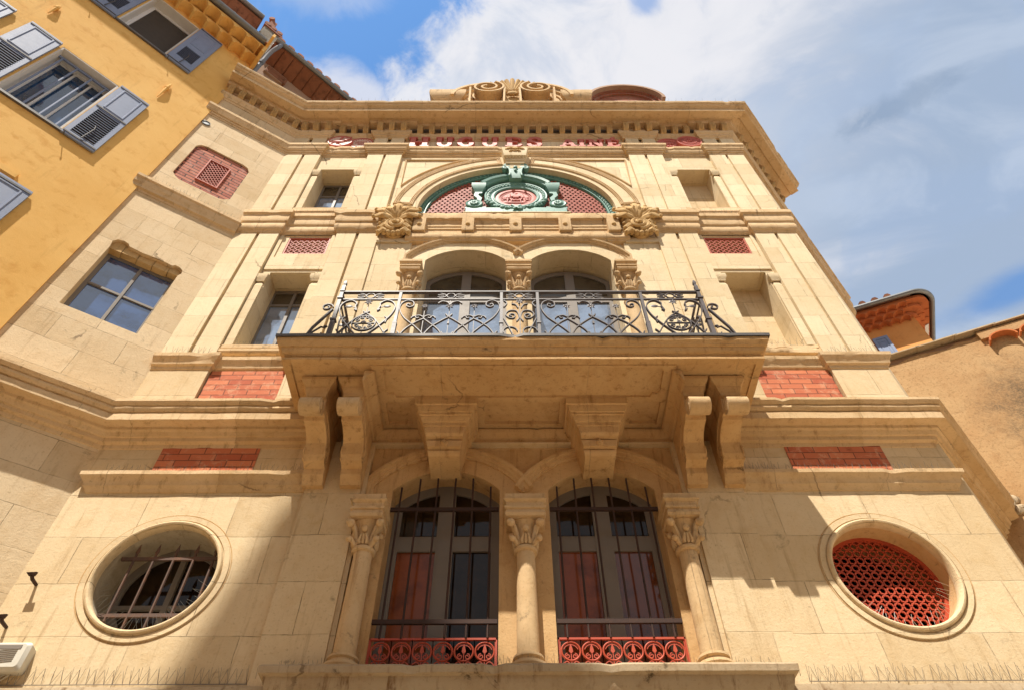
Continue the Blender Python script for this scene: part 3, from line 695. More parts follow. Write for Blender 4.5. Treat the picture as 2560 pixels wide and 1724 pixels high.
# round grille in the right oculus
m = MB(); y = .27; m.ring(OC, OZ, [(.60, y-.02), (.60, y+.05), (.553, y+.05), (.553, y-.02)], 48)
pt_ = .0855
for j in range(-9, 10):
    for i in range(-9, 10):
        cx = i*pt_; cz = j*pt_*1.03
        if math.hypot(cx, cz) < .57: quatre(m, OC+cx, OZ+cz, .0425, y, .0102, 20); m.ball(OC+cx+pt_/2, y, OZ+cz, .011, .011, .011, 6, 4)
m.build('round_grille', 'red_iron', B, smooth=0)
# oculus mouldings and the left oculus window
for sx in (-1, 1):
    m = MB(); c = sx*OC
    pr = [(.582, .06), (.582, .01), (.586, -.018), (.596, -.034), (.611, -.040), (.626, -.034), (.637, -.016), (.640, .012), (.648, .012), (.650, -.012), (.705, -.014), (.712, .02)]
    m.ring(c, OZ, pr+[(.712, .1), (.60, .10)], 64); m.build('window_surround', 'wall_stone', B)
    m = MB(); m.ring(c, OZ, [(.715, .03), (.715, -.001), (.724, -.003), (.728, .03)], 64); m.build('groove', 'dark_trim_stone', B)
m = MB(); y = .42
m.ring(-OC, OZ, [(.62, y-.0), (.62, y+.05), (.50, y+.05), (.50, y)], 40); m.box(-OC-.03, -OC+.03, y-.01, y+.04, OZ-.55, OZ+.55); m.box(-OC-.55, -OC+.55, y-.006, y+.035, OZ-.13, OZ-.085)
ow = m.build('oculus_window', 'frame_grey', B)
m = MB(); m.prism(arc(-OC, OZ, .52, 0, 350, 36), y+.03, y+.04); m.build('pane', 'glass_dark', ow, smooth=0)
m = MB(); m.ring(-OC, OZ, [(.66, .04), (.66, .56), (.588, .56), (.588, .04)], 40); m.build('reveal', 'reveal_stone', ow)
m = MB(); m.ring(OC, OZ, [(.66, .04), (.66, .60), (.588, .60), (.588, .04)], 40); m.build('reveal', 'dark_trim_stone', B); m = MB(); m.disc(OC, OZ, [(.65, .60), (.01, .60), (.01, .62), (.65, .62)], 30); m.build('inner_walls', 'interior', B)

# ------------------------------------------------------------------ ground window bay
a1, (gx, gz, gr) = seg_arch(.275, 1.485, 6.67, .28)
def mirror(l): return [(-x, z) for x, z in l]
hr = [(.275, 4.2), (1.485, 4.2)]+a1[::-1]
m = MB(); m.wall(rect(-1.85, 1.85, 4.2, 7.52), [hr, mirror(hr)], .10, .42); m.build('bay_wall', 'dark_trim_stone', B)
def pair_hood(name, z0, cx, cz, r_in, yb, prof, matn, xo, zfoot, zc_end):
    """double arch moulding: up from a foot, over one arch, down to the valley, over the other"""
    p = []
    r = r_in
    a_v = math.degrees(math.acos(min(1, cx/r)))           # meets x = 0
    a_o = math.degrees(math.acos(min(1, (xo-cx)/r)))
    right = arc(cx, cz, r, 180-a_v, a_o, 26)
    mm = MB(); mm.band(prof, right+[(right[-1][0], zfoot)]); mm.band(prof, ([(-x, z) for x, z in right]+[(-right[-1][0], zfoot)])[::-1]); return mm.build(name, matn, B)
pair_hood('hood_mould', 0, gx, gz, gr+.20, 0, [(.0, .12), (-.0, .075), (-.03, .07), (-.035, .055), (-.07, .05), (-.08, .03), (-.12, .025), (-.125, .12)], 'dark_trim_stone', 1.70, 6.40, 0)
# columns
def column(x, zb, zs, zc, zt, r, yc, half=.235):
    c = thing_part('column')
    m = MB(); m.box(x-r*1.75, x+r*1.75, yc-r*1.75, yc+r*1.75, zb-.03, zb+.03)
    m.lathe(x, yc, [(r*1.62, zb+.03), (r*1.72, zb+.055), (r*1.62, zb+.085), (r*1.25, zb+.10), (r*1.22, zb+.12), (r*1.4, zb+.135), (r*1.35, zb+.16), (r*1.05, zb+.17)], 28); m.build('base', 'trim_stone', c)
    m = MB(); m.lathe(x, yc, [(r*1.02, zb+.15), (r, zb+.4), (r*.97, (zb+zs)/2), (r*.90, zs-.03), (r*.90, zs)], 28); m.build('shaft', 'trim_stone', c)
    m = MB(); h = zc-zs
    m.lathe(x, yc, [(r*.9, zs-.01), (r*1.15, zs), (r*1.2, zs+.02), (r*1.15, zs+.04), (r*.9, zs+.05), (r*.95, zs+h*.4), (r*1.15, zs+h*.75), (r*1.5, zs+h*.93), (r*1.5, zc)], 24)
    for k in range(8):                                # leaves and corner volutes
        a = PI/4*k; dx, dy = math.cos(a), math.sin(a)
        if dy > .5: continue
        P = lambda q, z, s_=0: (x+dx*q-dy*s_, yc+dy*q+dx*s_, z)
        if k % 2:
            for s_ in (-1, 1):
                m.tube([P(r*.95, zs+.06, s_*r*.12), P(r*1.15, zs+h*.4, s_*r*.10), P(r*1.55, zs+h*.72, s_*r*.06), P(r*2.0, zs+h*.88, 0)], [r*.20, r*.22, r*.2, r*.16], 6)
            m.disc(0, 0, [], 0) if False else None
            q = r*2.05; zz_ = zs+h*.80
            m.ball(*P(q, zz_), r*.42, r*.42, r*.44, 12, 8); m.ball(*P(q+r*.3, zz_-.0), r*.24, r*.24, r*.26, 10, 6)
            m.tube([P(r*1.0, zs+.05), P(r*1.25, zs+h*.18), P(r*1.7, zs+h*.30), P(r*1.95, zs+h*.26)], [r*.22, r*.24, r*.26, r*.30], 6); m.ball(*P(r*1.9, zs+h*.26), r*.30, r*.30, r*.32, 10, 6)
        else:
            for s_ in (-1, 0, 1):
                m.tube([P(r*.98, zs+.06, s_*r*.32), P(r*1.12, zs+h*.25, s_*r*.40), P(r*1.25, zs+h*.46, s_*r*.22)], [r*.16, r*.19, r*.12], 6)
            m.ball(*P(r*1.35, zs+h*.62), r*.34, r*.3, r*.36, 10, 6)
    m.build('capital', 'trim_stone', c)
    m = MB(); p, q = x-half*.86, x+half*.86; yf = yc-r*1.85
    m.sweep([(-.1, zc-.01), (.0, zc-.01), (.012, zc+.02), (.0, zc+.05), (-.005, zc+.075), (.015, zc+.08), (.018, zc+.105), (-.005, zc+.11), (.0, zc+.16), (.03, zc+.185), (.032, zt-.075), (.01, zt-.07), (.01, zt), (-.1, zt)], [(p, .2), (p, yf), (q, yf), (q, .2)])
    m.build('abacus', 'trim_stone', c)
    return c
def thing_part(name):
    o = bpy.data.objects.new(name, None); COL.objects.link(o); o.empty_display_size = .1; adopt(o, B); return o
for x in (-1.66, 0.0, 1.66): column(x, 4.50, 5.75, 6.10, 6.37, .104, -.005, .235 if x == 0 else .19)
for x in (-1.75, 0.0, 1.75): column(x, 8.0, 10.55, 10.98, 11.26, .115, .06, .22 if x == 0 else .18)

# ------------------------------------------------------------------ balcony: consoles, slab, soffit, brackets
cp = [(.05, 6.58), (-.10, 6.58), (-.105, 6.60), (-.16, 6.68), (-.165, 6.70), (-.165, 6.755), (-.19, 6.765)]
cp += [(-.235+.05*math.sin(0), 6.785), (-.285, 6.82), (-.30, 6.88), (-.30, 6.95), (-.33, 7.02), (-.40, 7.07), (-.50, 7.10), (-.585, 7.095), (-.60, 7.06), (-.62, 7.045), (-.64, 7.06), (-.68, 7.06), (-.69, 7.02)]
cp += [(-.755+.105*math.cos(R(a)), 7.075+.105*math.sin(R(a))) for a in range(235, 95, -20)] if False else [(-.755+.10*math.cos(R(a)), 7.09+.105*math.sin(R(a))) for a in range(220, 60, -20)][::-1][::-1]
# the nose roll is its own lathe along x; the body ends behind it
cbody = [(.05, 6.58), (-.10, 6.58), (-.105, 6.60), (-.165, 6.68), (-.17, 6.755), (-.20, 6.765), (-.27, 6.79), (-.305, 6.85), (-.31, 6.92), (-.335, 6.99), (-.40, 7.05), (-.50, 7.085), (-.60, 7.085), (-.62, 7.12), (-.66, 7.12), (-.68, 7.10), (-.70, 7.20), (-.72, 7.28), (-.72, 7.30), (-.76, 7.31), (-.76, 7.40), (.05, 7.40)]
for xc in (-2.35, -1.93, 1.93, 2.35):
    c = thing_part('console')
    m = MB(); m.side(cbody, xc-.115, xc+.115); m.build('body', 'dark_trim_stone', c)
    m = MB(); m.loft([[(xx, -.795+rr*math.cos(2*PI*k/20), 7.105+rr*math.sin(2*PI*k/20)) for k in range(20)] for xx, rr in ((xc-.130, .02), (xc-.130, .05), (xc-.128, .052), (xc-.118, .056), (xc-.118, .098), (xc-.112, .104), (xc+.112, .104), (xc+.118, .098), (xc+.118, .056), (xc+.128, .052), (xc+.130, .05), (xc+.130, .02))]); m.build('scroll', 'trim_stone', c)
    m = MB()
    for sx in (-1, 1):
        xx = xc+sx*.116
        m.tube([(xx, -.26+lerp(.105, .02, i/30)*math.cos(-2.0+sx*0+i*.42), 6.90+lerp(.11, .02, i/30)*math.sin(-2.0+i*.42)) for i in range(31)], .008, 5)
        m.tube([(xx, -.16, 6.98), (xx, -.28, 7.08), (xx, -.45, 7.18), (xx, -.62, 7.20)], .010, 5)
    m.build('side_scroll', 'dark_trim_stone', c)
    m = MB(); m.sweep([(-.1, 7.36), (.0, 7.36), (.01, 7.40), (.02, 7.42), (.022, 7.45), (.05, 7.485), (.075, 7.52), (.08, 7.56), (-.1, 7.57)], [(xc-.12, .1), (xc-.12, -.76), (xc+.12, -.76), (xc+.12, .1)]); m.build('cap', 'dark_trim_stone', c)
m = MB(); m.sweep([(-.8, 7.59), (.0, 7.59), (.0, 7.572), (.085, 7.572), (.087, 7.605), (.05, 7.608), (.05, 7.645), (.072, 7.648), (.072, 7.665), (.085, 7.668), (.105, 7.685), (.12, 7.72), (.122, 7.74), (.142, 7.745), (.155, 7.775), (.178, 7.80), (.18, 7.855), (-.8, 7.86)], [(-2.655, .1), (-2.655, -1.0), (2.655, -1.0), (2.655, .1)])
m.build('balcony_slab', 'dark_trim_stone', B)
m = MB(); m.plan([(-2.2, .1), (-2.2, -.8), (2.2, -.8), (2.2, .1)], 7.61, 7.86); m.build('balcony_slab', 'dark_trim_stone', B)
m = MB(); m.sweep([(-2, 7.862), (.185, 7.862), (.20, 7.85), (.203, 7.892), (.19, 7.90), (-2, 7.905)], [(-2.655, .07), (-2.655, -1.0), (2.655, -1.0), (2.655, .07)]); m.plan([(-2.6, .07), (-2.6, -.95), (2.6, -.95), (2.6, .07)], 7.865, 7.90); m.build('lead_flashing', 'lead', B)
# soffit: raised borders leave sunk panels
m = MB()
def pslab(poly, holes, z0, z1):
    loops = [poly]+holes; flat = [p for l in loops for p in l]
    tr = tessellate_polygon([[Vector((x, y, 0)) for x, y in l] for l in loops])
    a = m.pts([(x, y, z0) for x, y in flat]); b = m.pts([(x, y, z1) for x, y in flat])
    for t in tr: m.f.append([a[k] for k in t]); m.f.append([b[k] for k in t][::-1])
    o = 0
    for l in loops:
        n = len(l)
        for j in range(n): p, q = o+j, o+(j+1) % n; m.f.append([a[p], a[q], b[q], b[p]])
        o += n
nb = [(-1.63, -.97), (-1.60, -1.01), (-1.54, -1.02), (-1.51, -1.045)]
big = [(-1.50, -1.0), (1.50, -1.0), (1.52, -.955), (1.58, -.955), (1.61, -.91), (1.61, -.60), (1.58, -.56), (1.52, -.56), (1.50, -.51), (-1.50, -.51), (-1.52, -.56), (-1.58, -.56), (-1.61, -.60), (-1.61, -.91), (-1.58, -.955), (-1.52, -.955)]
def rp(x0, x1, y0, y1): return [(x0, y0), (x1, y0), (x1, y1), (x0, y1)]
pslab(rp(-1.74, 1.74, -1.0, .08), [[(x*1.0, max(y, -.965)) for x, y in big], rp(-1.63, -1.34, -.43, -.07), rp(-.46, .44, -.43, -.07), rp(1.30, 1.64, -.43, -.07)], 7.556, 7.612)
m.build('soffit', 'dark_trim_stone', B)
# moulding round the soffit against the wall
m = MB(); m.sweep([(-.03, 7.28), (.012, 7.29), (.02, 7.33), (.05, 7.36), (.06, 7.40), (.075, 7.41), (.10, 7.47), (.115, 7.50), (.115, 7.53), (-.03, 7.53)], [(-1.81, .10), (1.81, .10)]); m.build('moulding', 'dark_trim_stone', B)
for sx in (-1, 1):
    m = MB(); a, b = sorted((sx*1.70, sx*1.805)); m.loft([[(sx*1.81, .1, 7.36), (sx*1.79, .1, 7.38), (sx*1.77, .1, 7.45), (sx*1.71, .1, 7.50), (sx*1.70, .1, 7.53), (sx*1.81, .1, 7.53)], [(sx*1.81, -.95, 7.36), (sx*1.79, -.95, 7.38), (sx*1.77, -.95, 7.45), (sx*1.71, -.95, 7.50), (sx*1.70, -.95, 7.53), (sx*1.81, -.95, 7.53)]]); m.build('moulding', 'dark_trim_stone', B)
# two bracket keystones over the ground windows
for xc in (-.905, .865):
    c = thing_part('keystone')
    m = MB()
    def ring(y, z, h): return [(xc-h, y, z), (xc+h, y, z), (xc+h, .15, z), (xc-h, .15, z)]
    steps = [(y_, 6.865+(z_-6.735)*.732, h_) for y_, z_, h_ in ((-.205, 6.735, .172), (-.24, 6.75, .176), (-.265, 6.79, .181), (-.27, 6.835, .186), (-.225, 6.84, .187), (-.225, 6.86, .188), (-.315, 6.865, .19), (-.315, 6.99, .208), (-.27, 6.995, .209), (-.27, 7.015, .21), (-.36, 7.02, .212), (-.385, 7.06, .222), (-.385, 7.22, .240))]
    m.loft([ring(*s_) for s_ in steps]); m.build('body', 'dark_trim_stone', c)
    m = MB(); m.sweep([(-.1, 7.20), (.0, 7.20), (.012, 7.205), (.012, 7.25), (.03, 7.255), (.05, 7.30), (.052, 7.325), (.07, 7.33), (.07, 7.36), (.085, 7.365), (.10, 7.42), (.102, 7.45), (.125, 7.455), (.125, 7.55), (-.1, 7.55)], [(xc-.238, .12), (xc-.238, -.385), (xc+.238, -.385), (xc+.238, .12)]); m.build('cap', 'dark_trim_stone', c)
    m = MB(); m.ball(xc, -.318, 7.005, .042, .03, .042, 12, 8); m.box(xc-.006, xc+.006, -.354, -.31, 6.97, 7.04); m.box(xc-.035, xc+.035, -.353, -.31, 7.0, 7.01); m.build('boss', 'dark_trim_stone', c)

# ------------------------------------------------------------------ first floor double arch
a2, (fx, fz, fr_) = seg_arch(.20, 1.57, 11.56, .35)
m = MB(); h2 = [(.20, 11.2), (1.57, 11.2)]+a2[::-1]
out = arc(fx, fz, fr_+.235, 180-math.degrees(math.acos(fx/(fr_+.235))), math.degrees(math.acos((1.80-fx)/(fr_+.235))), 20)
up_ = [(-x, z) for x, z in out]+out[::-1][0:0]
right_o = [p for p in out if p[0] >= 0]
ol = [(1.80, 11.26)]+right_o[::-1]+[(-x, z) for x, z in right_o][1:]+[(-1.80, 11.26), (-1.57, 11.26)]+mirror(a2)[::-1]+[(-.20, 11.26), (.20, 11.26)]+a2+[(1.57, 11.26)]
if True:
    la = sorted(mirror(a2)); ra = sorted(a2)
    ol = [(1.80, 11.26)]+sorted(right_o, reverse=True)+sorted([(-x, z) for x, z in right_o if x > 1e-4], reverse=True)+[(-1.80, 11.26), (-1.57, 11.26)]+la+[(-.20, 11.26), (.20, 11.26)]+ra+[(1.57, 11.26)]
m.wall(ol, [], .045, .09); m.build('archivolt', 'upper_stone', B)
pair_hood('hood_mould', 0, fx, fz, fr_+.235, 0, [(.0, .12), (.0, .05), (-.02, .035), (-.035, .035), (-.04, .02), (-.07, .0), (-.075, -.02), (-.105, -.03), (-.11, .12)], 'trim_stone', 1.82, 11.27, 0)

# ------------------------------------------------------------------ beam under the lunette
m = MB(); m.sweep([(-.2, 12.13), (.0, 12.13), (.01, 12.16), (.03, 12.17), (.05, 12.20), (.06, 12.27), (.05, 12.33), (.025, 12.36), (.0, 12.37), (-.005, 12.39), (-.02, 12.40), (-.02, 12.55), (.0, 12.56), (.0, 12.62), (.015, 12.63), (.015, 12.74), (.03, 12.76), (.04, 12.80), (.085, 12.82), (.09, 12.85), (.09, 13.0), (.075, 13.03), (-.2, 13.05)], [(-1.98, 0), (1.98, 0)]); m.build('beam', 'trim_stone', B)
for xc in (-1.76, -.89, -.035, .855, 1.73):
    m = MB(); m.side([(.05, 12.36), (-.095, 12.36), (-.105, 12.40), (-.105, 12.80), (.05, 12.82)], xc-.108, xc+.108); m.build('block', 'trim_stone', B)
    bb = MB(); bb.ball(xc, -.105, 12.55, .045, .04, .045, 12, 8); bb.build('boss', 'carved_stone', B)
m = MB(); m.box(-1.93, 1.93, -.06, .5, 12.99, 13.045); m.box(-1.0, 1.0, -.085, .3, 13.045, 13.07); m.build('sill', 'upper_stone', B)

# carved acanthus rosettes
for sx in (-1, 1):
    m = MB(); cx, cz = sx*2.19, 12.66
    m.ball(cx, .0, cz-.02, .24, .13, .44, 14, 10)
    sp = spiral(0, 0, .185, .035, -PI/2, 1.9, 34)
    m.tube([(cx-sx*.01+sx*x, -.12-.05*i/34, cz-.14+z) for i, (x, z) in enumerate(sp)], [lerp(.045, .03, i/34) for i in range(35)], 7)
    m.ball(cx, -.17, cz-.14, .05, .05, .05)
    for k in range(7):
        a = R(90+(k-3)*27); l = .42+.07*(k % 2)
        p = [(cx+math.cos(a)*q*l, -.05-.13*math.sin(min(q*1.1, 1)*PI*.75), cz+.05+math.sin(a)*q*l*(1.15)) for q in (0.05, .3, .55, .8, 1.0)]
        m.tube(p, [.05, .075, .08, .06, .03], 7, flat=(.6, 1.2)); m.ball(*p[-1], .045, .045, .045, 8, 5)
        for s_ in (-1, 1): m.tube([p[1], (p[2][0]+s_*.05*math.sin(a), p[2][1]-.03, p[2][2]-s_*.05*math.cos(a)), (p[3][0]+s_*.075*math.sin(a), p[3][1]-.01, p[3][2]-s_*.075*math.cos(a))], [.02, .03, .016], 5)
    for s_ in (-1, 1):
        for q in range(4):
            zz_ = cz+.12-.15*q; p = [(cx+s_*.10, -.08, zz_), (cx+s_*.19, -.14, zz_-.02), (cx+s_*.27, -.10, zz_-.07), (cx+s_*.29, -.04, zz_-.10)]
            m.tube(p, [.05, .06, .05, .02], 6, flat=(.6, 1.2)); m.ball(p[2][0], p[2][1]-.02, p[2][2], .035, .03, .035, 7, 5)
        m.tube([(cx+s_*.08, -.1, cz+.36), (cx+s_*.2, -.13, cz+.42), (cx+s_*.29, -.1, cz+.47), (cx+s_*.25, -.06, cz+.53), (cx+s_*.2, -.08, cz+.49)], [.05, .05, .05, .04, .02], 6)
    for q in range(5): m.ball(cx+(q-2)*.085, -.08, cz-.40+.02*abs(q-2), .055, .06, .06, 8, 5)
    m.build('acanthus_rosette', 'carved_stone', B)
    m = MB(); m.box(cx-.29, cx+.29, .0, .09, 12.10, 12.24); m.build('block', 'upper_stone', B)

# ------------------------------------------------------------------ lunette
Ra = 1.90
m = MB(); ringo = [(2.42, 13.06)]+arc(0, 13.42, 2.42, 0, 180, 44)+[(-2.42, 13.06), (-Ra, 13.06)]; m.wall(ringo+arc(0, 13.42, Ra, 180, 0, 44)+[(Ra, 13.06)], [], .03, .085); m.build('archivolt', 'upper_stone', B)
for a0, a1_ in ((6, 80), (100, 174)):
    m = MB()
    inner = arc(0, 13.42, 2.08, a0, a1_, 30); outer = arc(0, 13.42, 2.31, a1_, a0, 30)
    loop = inner+outer
    for o in (0.0, .035, .065):
        m.band([(o-.008, .035), (o-.008, .012-o*.1), (o+.010, .008-o*.1), (o+.012, .035)], [(x, z) for x, z in loop][::-1], closed=True)
    m.build('moulding', 'trim_stone', B)
for sx in (-1, 1):                                    # spandrel panels
    a = arc(0, 13.42, 2.56, 81, 24, 18)
    loop = [(2.36, 15.70), (a[0][0], 15.76)]+a+[(2.40, a[-1][1])]
    loop = [(.42, 15.74)]+[p for p in a if p[1] < 15.70 and p[0] < 2.38]+[(2.38, 15.74)]
    loop = [(sx*x, z) for x, z in loop]
    m = MB(); m.band([(-.012, .085), (-.012, .06), (.0, .045), (.02, .05), (.03, .07), (.03, .085)], loop if sx < 0 else loop, closed=True); m.build('panel_frame', 'trim_stone', B)
lt = thing_part('lunette')
m = MB()
y = .20
for j in range(0, 29):
    for i in range(-19, 20):
        cx = (i+.5*(j % 2))*.105; cz = 12.9+j*.082
        if (cx*cx+max(0, cz-13.42)**2) < 1.77**2 and cz > 13.1 and not (abs(cx) < .55 and cz < 14.5): quatre(m, cx, cz, .058, y, .0095, 12)
m.build('grille', 'terracotta', lt, smooth=0)
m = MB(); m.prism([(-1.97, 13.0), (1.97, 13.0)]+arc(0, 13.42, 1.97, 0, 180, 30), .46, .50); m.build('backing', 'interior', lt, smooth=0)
m = MB(); m.wall([(1.96, 13.05)]+arc(0, 13.42, 1.96, 0, 180, 44)+[(-1.96, 13.05), (-1.76, 13.05)]+arc(0, 13.42, 1.76, 180, 0, 44)+[(1.76, 13.05)], [], .17, .24)
for rr in (1.91, 1.775):
    m.tube([(x, .162, z) for x, z in arc(0, 13.42, rr, 0, 180, 60)], .016, 6)
for k in range(64):
    a = PI*(k+.5)/64; m.ball(1.845*math.cos(a), .162, 13.42+1.845*math.sin(a), .034, .024, .034, 7, 5)
    a = PI*(k)/64; m.tube([(1.80*math.cos(a), .162, 13.42+1.80*math.sin(a)), (1.895*math.cos(a), .162, 13.42+1.895*math.sin(a))], .009, 4)
m.build('border', 'verdigris', lt)
# cartouche of painted metal in the lunette
ct = thing_part('cartouche')
CX, CZ = -.01, 14.22
def FCT(x, y, z): return (-.01+(x+.01)*.97, .2+(y-.2)*.6, 14.14+(z-14.22)*.91)
m = MB(FCT)
m.ring(CX, CZ, [(.43, .22), (.43, .10), (.455, .075), (.475, .075), (.485, .095), (.50, .10), (.52, .085), (.555, .065), (.60, .075), (.615, .05), (.64, .045), (.65, .07), (.655, .25)], 56)
for k in range(44):
    a = 2*PI*k/44; m.ball(CX+.565*math.cos(a), .055, CZ+.565*math.sin(a), .026, .024, .026, 6, 4)
    if not 1.1 < a < 2.04:
        a += PI/44; m.tube([(CX+.53*math.cos(a), .06, CZ+.53*math.sin(a)), (CX+.60*math.cos(a), .055, CZ+.60*math.sin(a))], .008, 4)
m.build('ring', 'verdigris', ct)
m = MB(FCT)                                              # segmental pediment over the ring with ears
hood = arc(CX, 14.30, .80, 150, 30, 34)
m.band([(-.10, .25), (-.10, .03), (-.085, .0), (-.05, -.02), (-.03, -.075), (.03, -.10), (.06, -.07), (.06, .25)], [(x, z) for x, z in hood][::-1])
for sx in (-1, 1):
    ex = CX+sx*.77
    m.loft([[(ex-.08, .25, 14.36), (ex+.08, .25, 14.36), (ex+.08, .05, 14.36), (ex-.08, .05, 14.36)], [(ex-.10, .25, 14.44), (ex+.10, .25, 14.44), (ex+.10, .0, 14.44), (ex-.10, .0, 14.44)], [(ex-.15, .25, 14.55), (ex+.15, .25, 14.55), (ex+.15, -.08, 14.55), (ex-.15, -.08, 14.55)], [(ex-.15, .25, 14.68), (ex+.15, .25, 14.68), (ex+.15, -.08, 14.68), (ex-.15, -.08, 14.68)]])
    # side strap curling down to the rosette scroll
    st = [(CX+sx*.70, 14.36), (CX+sx*.80, 14.34), (CX+sx*.82, 14.22), (CX+sx*.74, 14.08), (CX+sx*.76, 13.95)]
    m.ribbon(st, .09, .04, .22)
    m.disc(CX+sx*.84, 13.75, [(.17, .25), (.17, -.02), (.155, -.04), (.125, -.02), (.11, -.03), (.02, -.05)], 26)
    for k in range(8):
        a = 2*PI*k/8; m.ball(CX+sx*.84+.06*math.cos(a), -.055, 13.75+.06*math.sin(a), .032, .025, .032, 7, 5)
    m.ball(CX+sx*.84, -.07, 13.75, .03, .03, .03, 8, 5)
    m.ribbon([(CX+sx*.60, 13.62), (CX+sx*.72, 13.60), (CX+sx*1.02, 13.60)], .06, .02, .22)
m.box(CX-1.0, CX+1.0, .0, .22, 13.2, 13.58)
m.build('pediment', 'verdigris', ct)
m = MB(FCT)                                              # shell and top bracket
m.loft([[(CX-.13, .2, 14.90), (CX+.13, .2, 14.90), (CX+.13, -.10, 14.90), (CX-.13, -.10, 14.90)], [(CX-.11, .2, 15.1), (CX+.11, .2, 15.1), (CX+.11, -.17, 15.1), (CX-.11, -.17, 15.1)], [(CX-.17, .2, 15.40), (CX+.17, .2, 15.40), (CX+.17, -.15, 15.40), (CX-.17, -.15, 15.40)]])
for sx in (-1, 1):
    m.ribbon([(CX+sx*.13, 14.90), (CX+sx*.115, 15.05), (CX+sx*.13, 15.22), (CX+sx*.18, 15.33)]+[(CX+sx*(.215+.05*math.cos(R(a))), 15.31+.05*math.sin(R(a))) for a in range(150, -150, -30)], .032, -.22, -.05)
m.prism([(CX, 15.30)]+[(CX+(.27+.022*math.cos(k*PI))*math.cos(R(-8+k*196/14)), 15.40+(.32+.02*math.cos(k*PI))*math.sin(R(-8+k*196/14))) for k in range(15)], -.12, -.05)
for k in range(7):
    a = R(90+(k-3)*29); l = .30
    m.tube([(CX, -.13, 15.36), (CX+math.cos(a)*l*.5, -.15, 15.40+math.sin(a)*l*.52), (CX+math.cos(a)*l*.85, -.14, 15.40+math.sin(a)*l*.95), (CX+math.cos(a)*l, -.11, 15.40+math.sin(a)*l*1.1)], [.02, .045, .062, .02], 8, flat=(.7, 1.0))
m.ball(CX, -.20, 15.33, .05, .05, .05); m.ball(CX, -.20, 15.18, .04, .04, .045)
m.build('shell', 'verdigris', ct)
m = MB(FCT)                                              # garland under the ring
for k in range(26):
    a = R(205+k*5.2); 
    for q in range(3): m.ball(CX+(.66+random.uniform(-.05, .05))*math.cos(a), .02+random.uniform(-.05, .02), CZ+(.66+random.uniform(-.05, .05))*math.sin(a), random.uniform(.03, .05), .04, random.uniform(.03, .05), 7, 5)
for s_ in (-1, 1): m.tube([(CX+s_*.09, -.04, CZ-.58), (CX-s_*.06, -.05, CZ-.74)], .03, 6)
m.build('garland', 'verdigris', ct)
m = MB(FCT)                                              # round emblem: two figures at a press, lettered rim
m.disc(CX, CZ, [(.005, .16), (.335, .16), (.34, .135), (.385, .13), (.43, .145), (.435, .2)], 44)
for sx in (-1, 1):
    fx_ = CX+sx*.13
    m.ball(fx_, .14, CZ+.13, .03, .03, .034, 8, 6); m.tube([(fx_, .14, CZ+.10), (fx_+sx*.01, .13, CZ+.03), (fx_+sx*.015, .135, CZ-.03)], [.03, .042, .036], 8)
    for q in (-1, 1): m.tube([(fx_+sx*.015+q*.015, .14, CZ-.03), (fx_+q*.04, .13, CZ-.11), (fx_+q*.035+sx*.01, .14, CZ-.20)], [.024, .02, .013], 6)
    m.tube([(fx_, .135, CZ+.07), (fx_-sx*.06, .125, CZ+.055), (fx_-sx*.10, .13, CZ+.10)], [.016, .013, .01], 6)
    for q in range(7): m.ball(fx_+sx*random.uniform(.05, .12), .145, CZ+random.uniform(-.17, .05), .03, .022, .03, 6, 4)
m.box(CX-.09, CX+.09, .12, .16, CZ+.06, CZ+.17); m.ball(CX, .13, CZ+.18, .05, .03, .04); m.box(CX-.06, CX+.06, .115, .16, CZ-.0, CZ+.03)
for q in range(5): m.ball(CX+(q-2)*.04, .14, CZ-.10-.02*(q % 2), .035, .03, .035, 7, 5)
m.box(CX-.25, CX+.25, .13, .17, CZ-.235, CZ-.205)
for k in range(26):
    a = R(-25+k*9.2) if True else 0
    if 70 < math.degrees(a) < 110: continue
    dx, dz = math.cos(a), math.sin(a); tx, tz = -dz, dx
    for q in (-1, 1): m.tube([(CX+dx*.275+tx*.011*q, .152, CZ+dz*.275+tz*.011*q), (CX+dx*.32+tx*.009*q, .152, CZ+dz*.32+tz*.009*q)], .005, 4)
m.build('emblem', 'letter_red', ct)
def FKY(x, y, z): return (x-.015, y*.85, 15.15+(z-15.28)*.79)
# keystone of the lunette
m = MB(FKY)
m.loft([[(-h, y0, z), (h, y0, z), (h, .1, z), (-h, .1, z)] for y0, z, h in ((-.02, 15.28, .17), (-.03, 15.45, .19), (-.03, 15.5, .195), (-.07, 15.52, .20), (-.07, 15.60, .205), (-.10, 15.62, .21), (-.10, 15.74, .22), (-.17, 15.76, .235), (-.19, 15.88, .25), (-.19, 16.27, .285))])
m.build('keystone', 'upper_stone', B)
m = MB(FKY)
for k in range(6): m.ball(-.17+.068*k, -.10, 15.735, .036, .045, .035, 8, 5)
m.build('scalloped_moulding', 'upper_stone', B); m = MB(FKY)
for sx in (-1, 1):
    m.tube([(sx*.02, -.20, 16.12), (sx*.08, -.21, 16.16), (sx*.15, -.20, 16.13), (sx*.21, -.20, 16.10)], [.03, .025, .03, .01], 6); m.tube([(sx*.03, -.20, 16.0), (sx*.10, -.21, 16.02), (sx*.12, -.20, 15.95), (sx*.06, -.2, 15.93)], [.02, .02, .016, .01], 6)
    m.ball(sx*.08, -.2, 16.18, .03, .025, .02, 7, 5)
m.ball(0, -.2, 16.14, .05, .03, .05); m.ball(0, -.2, 15.97, .05, .025, .02)
m.build('keystone_relief', 'carved_stone', B)

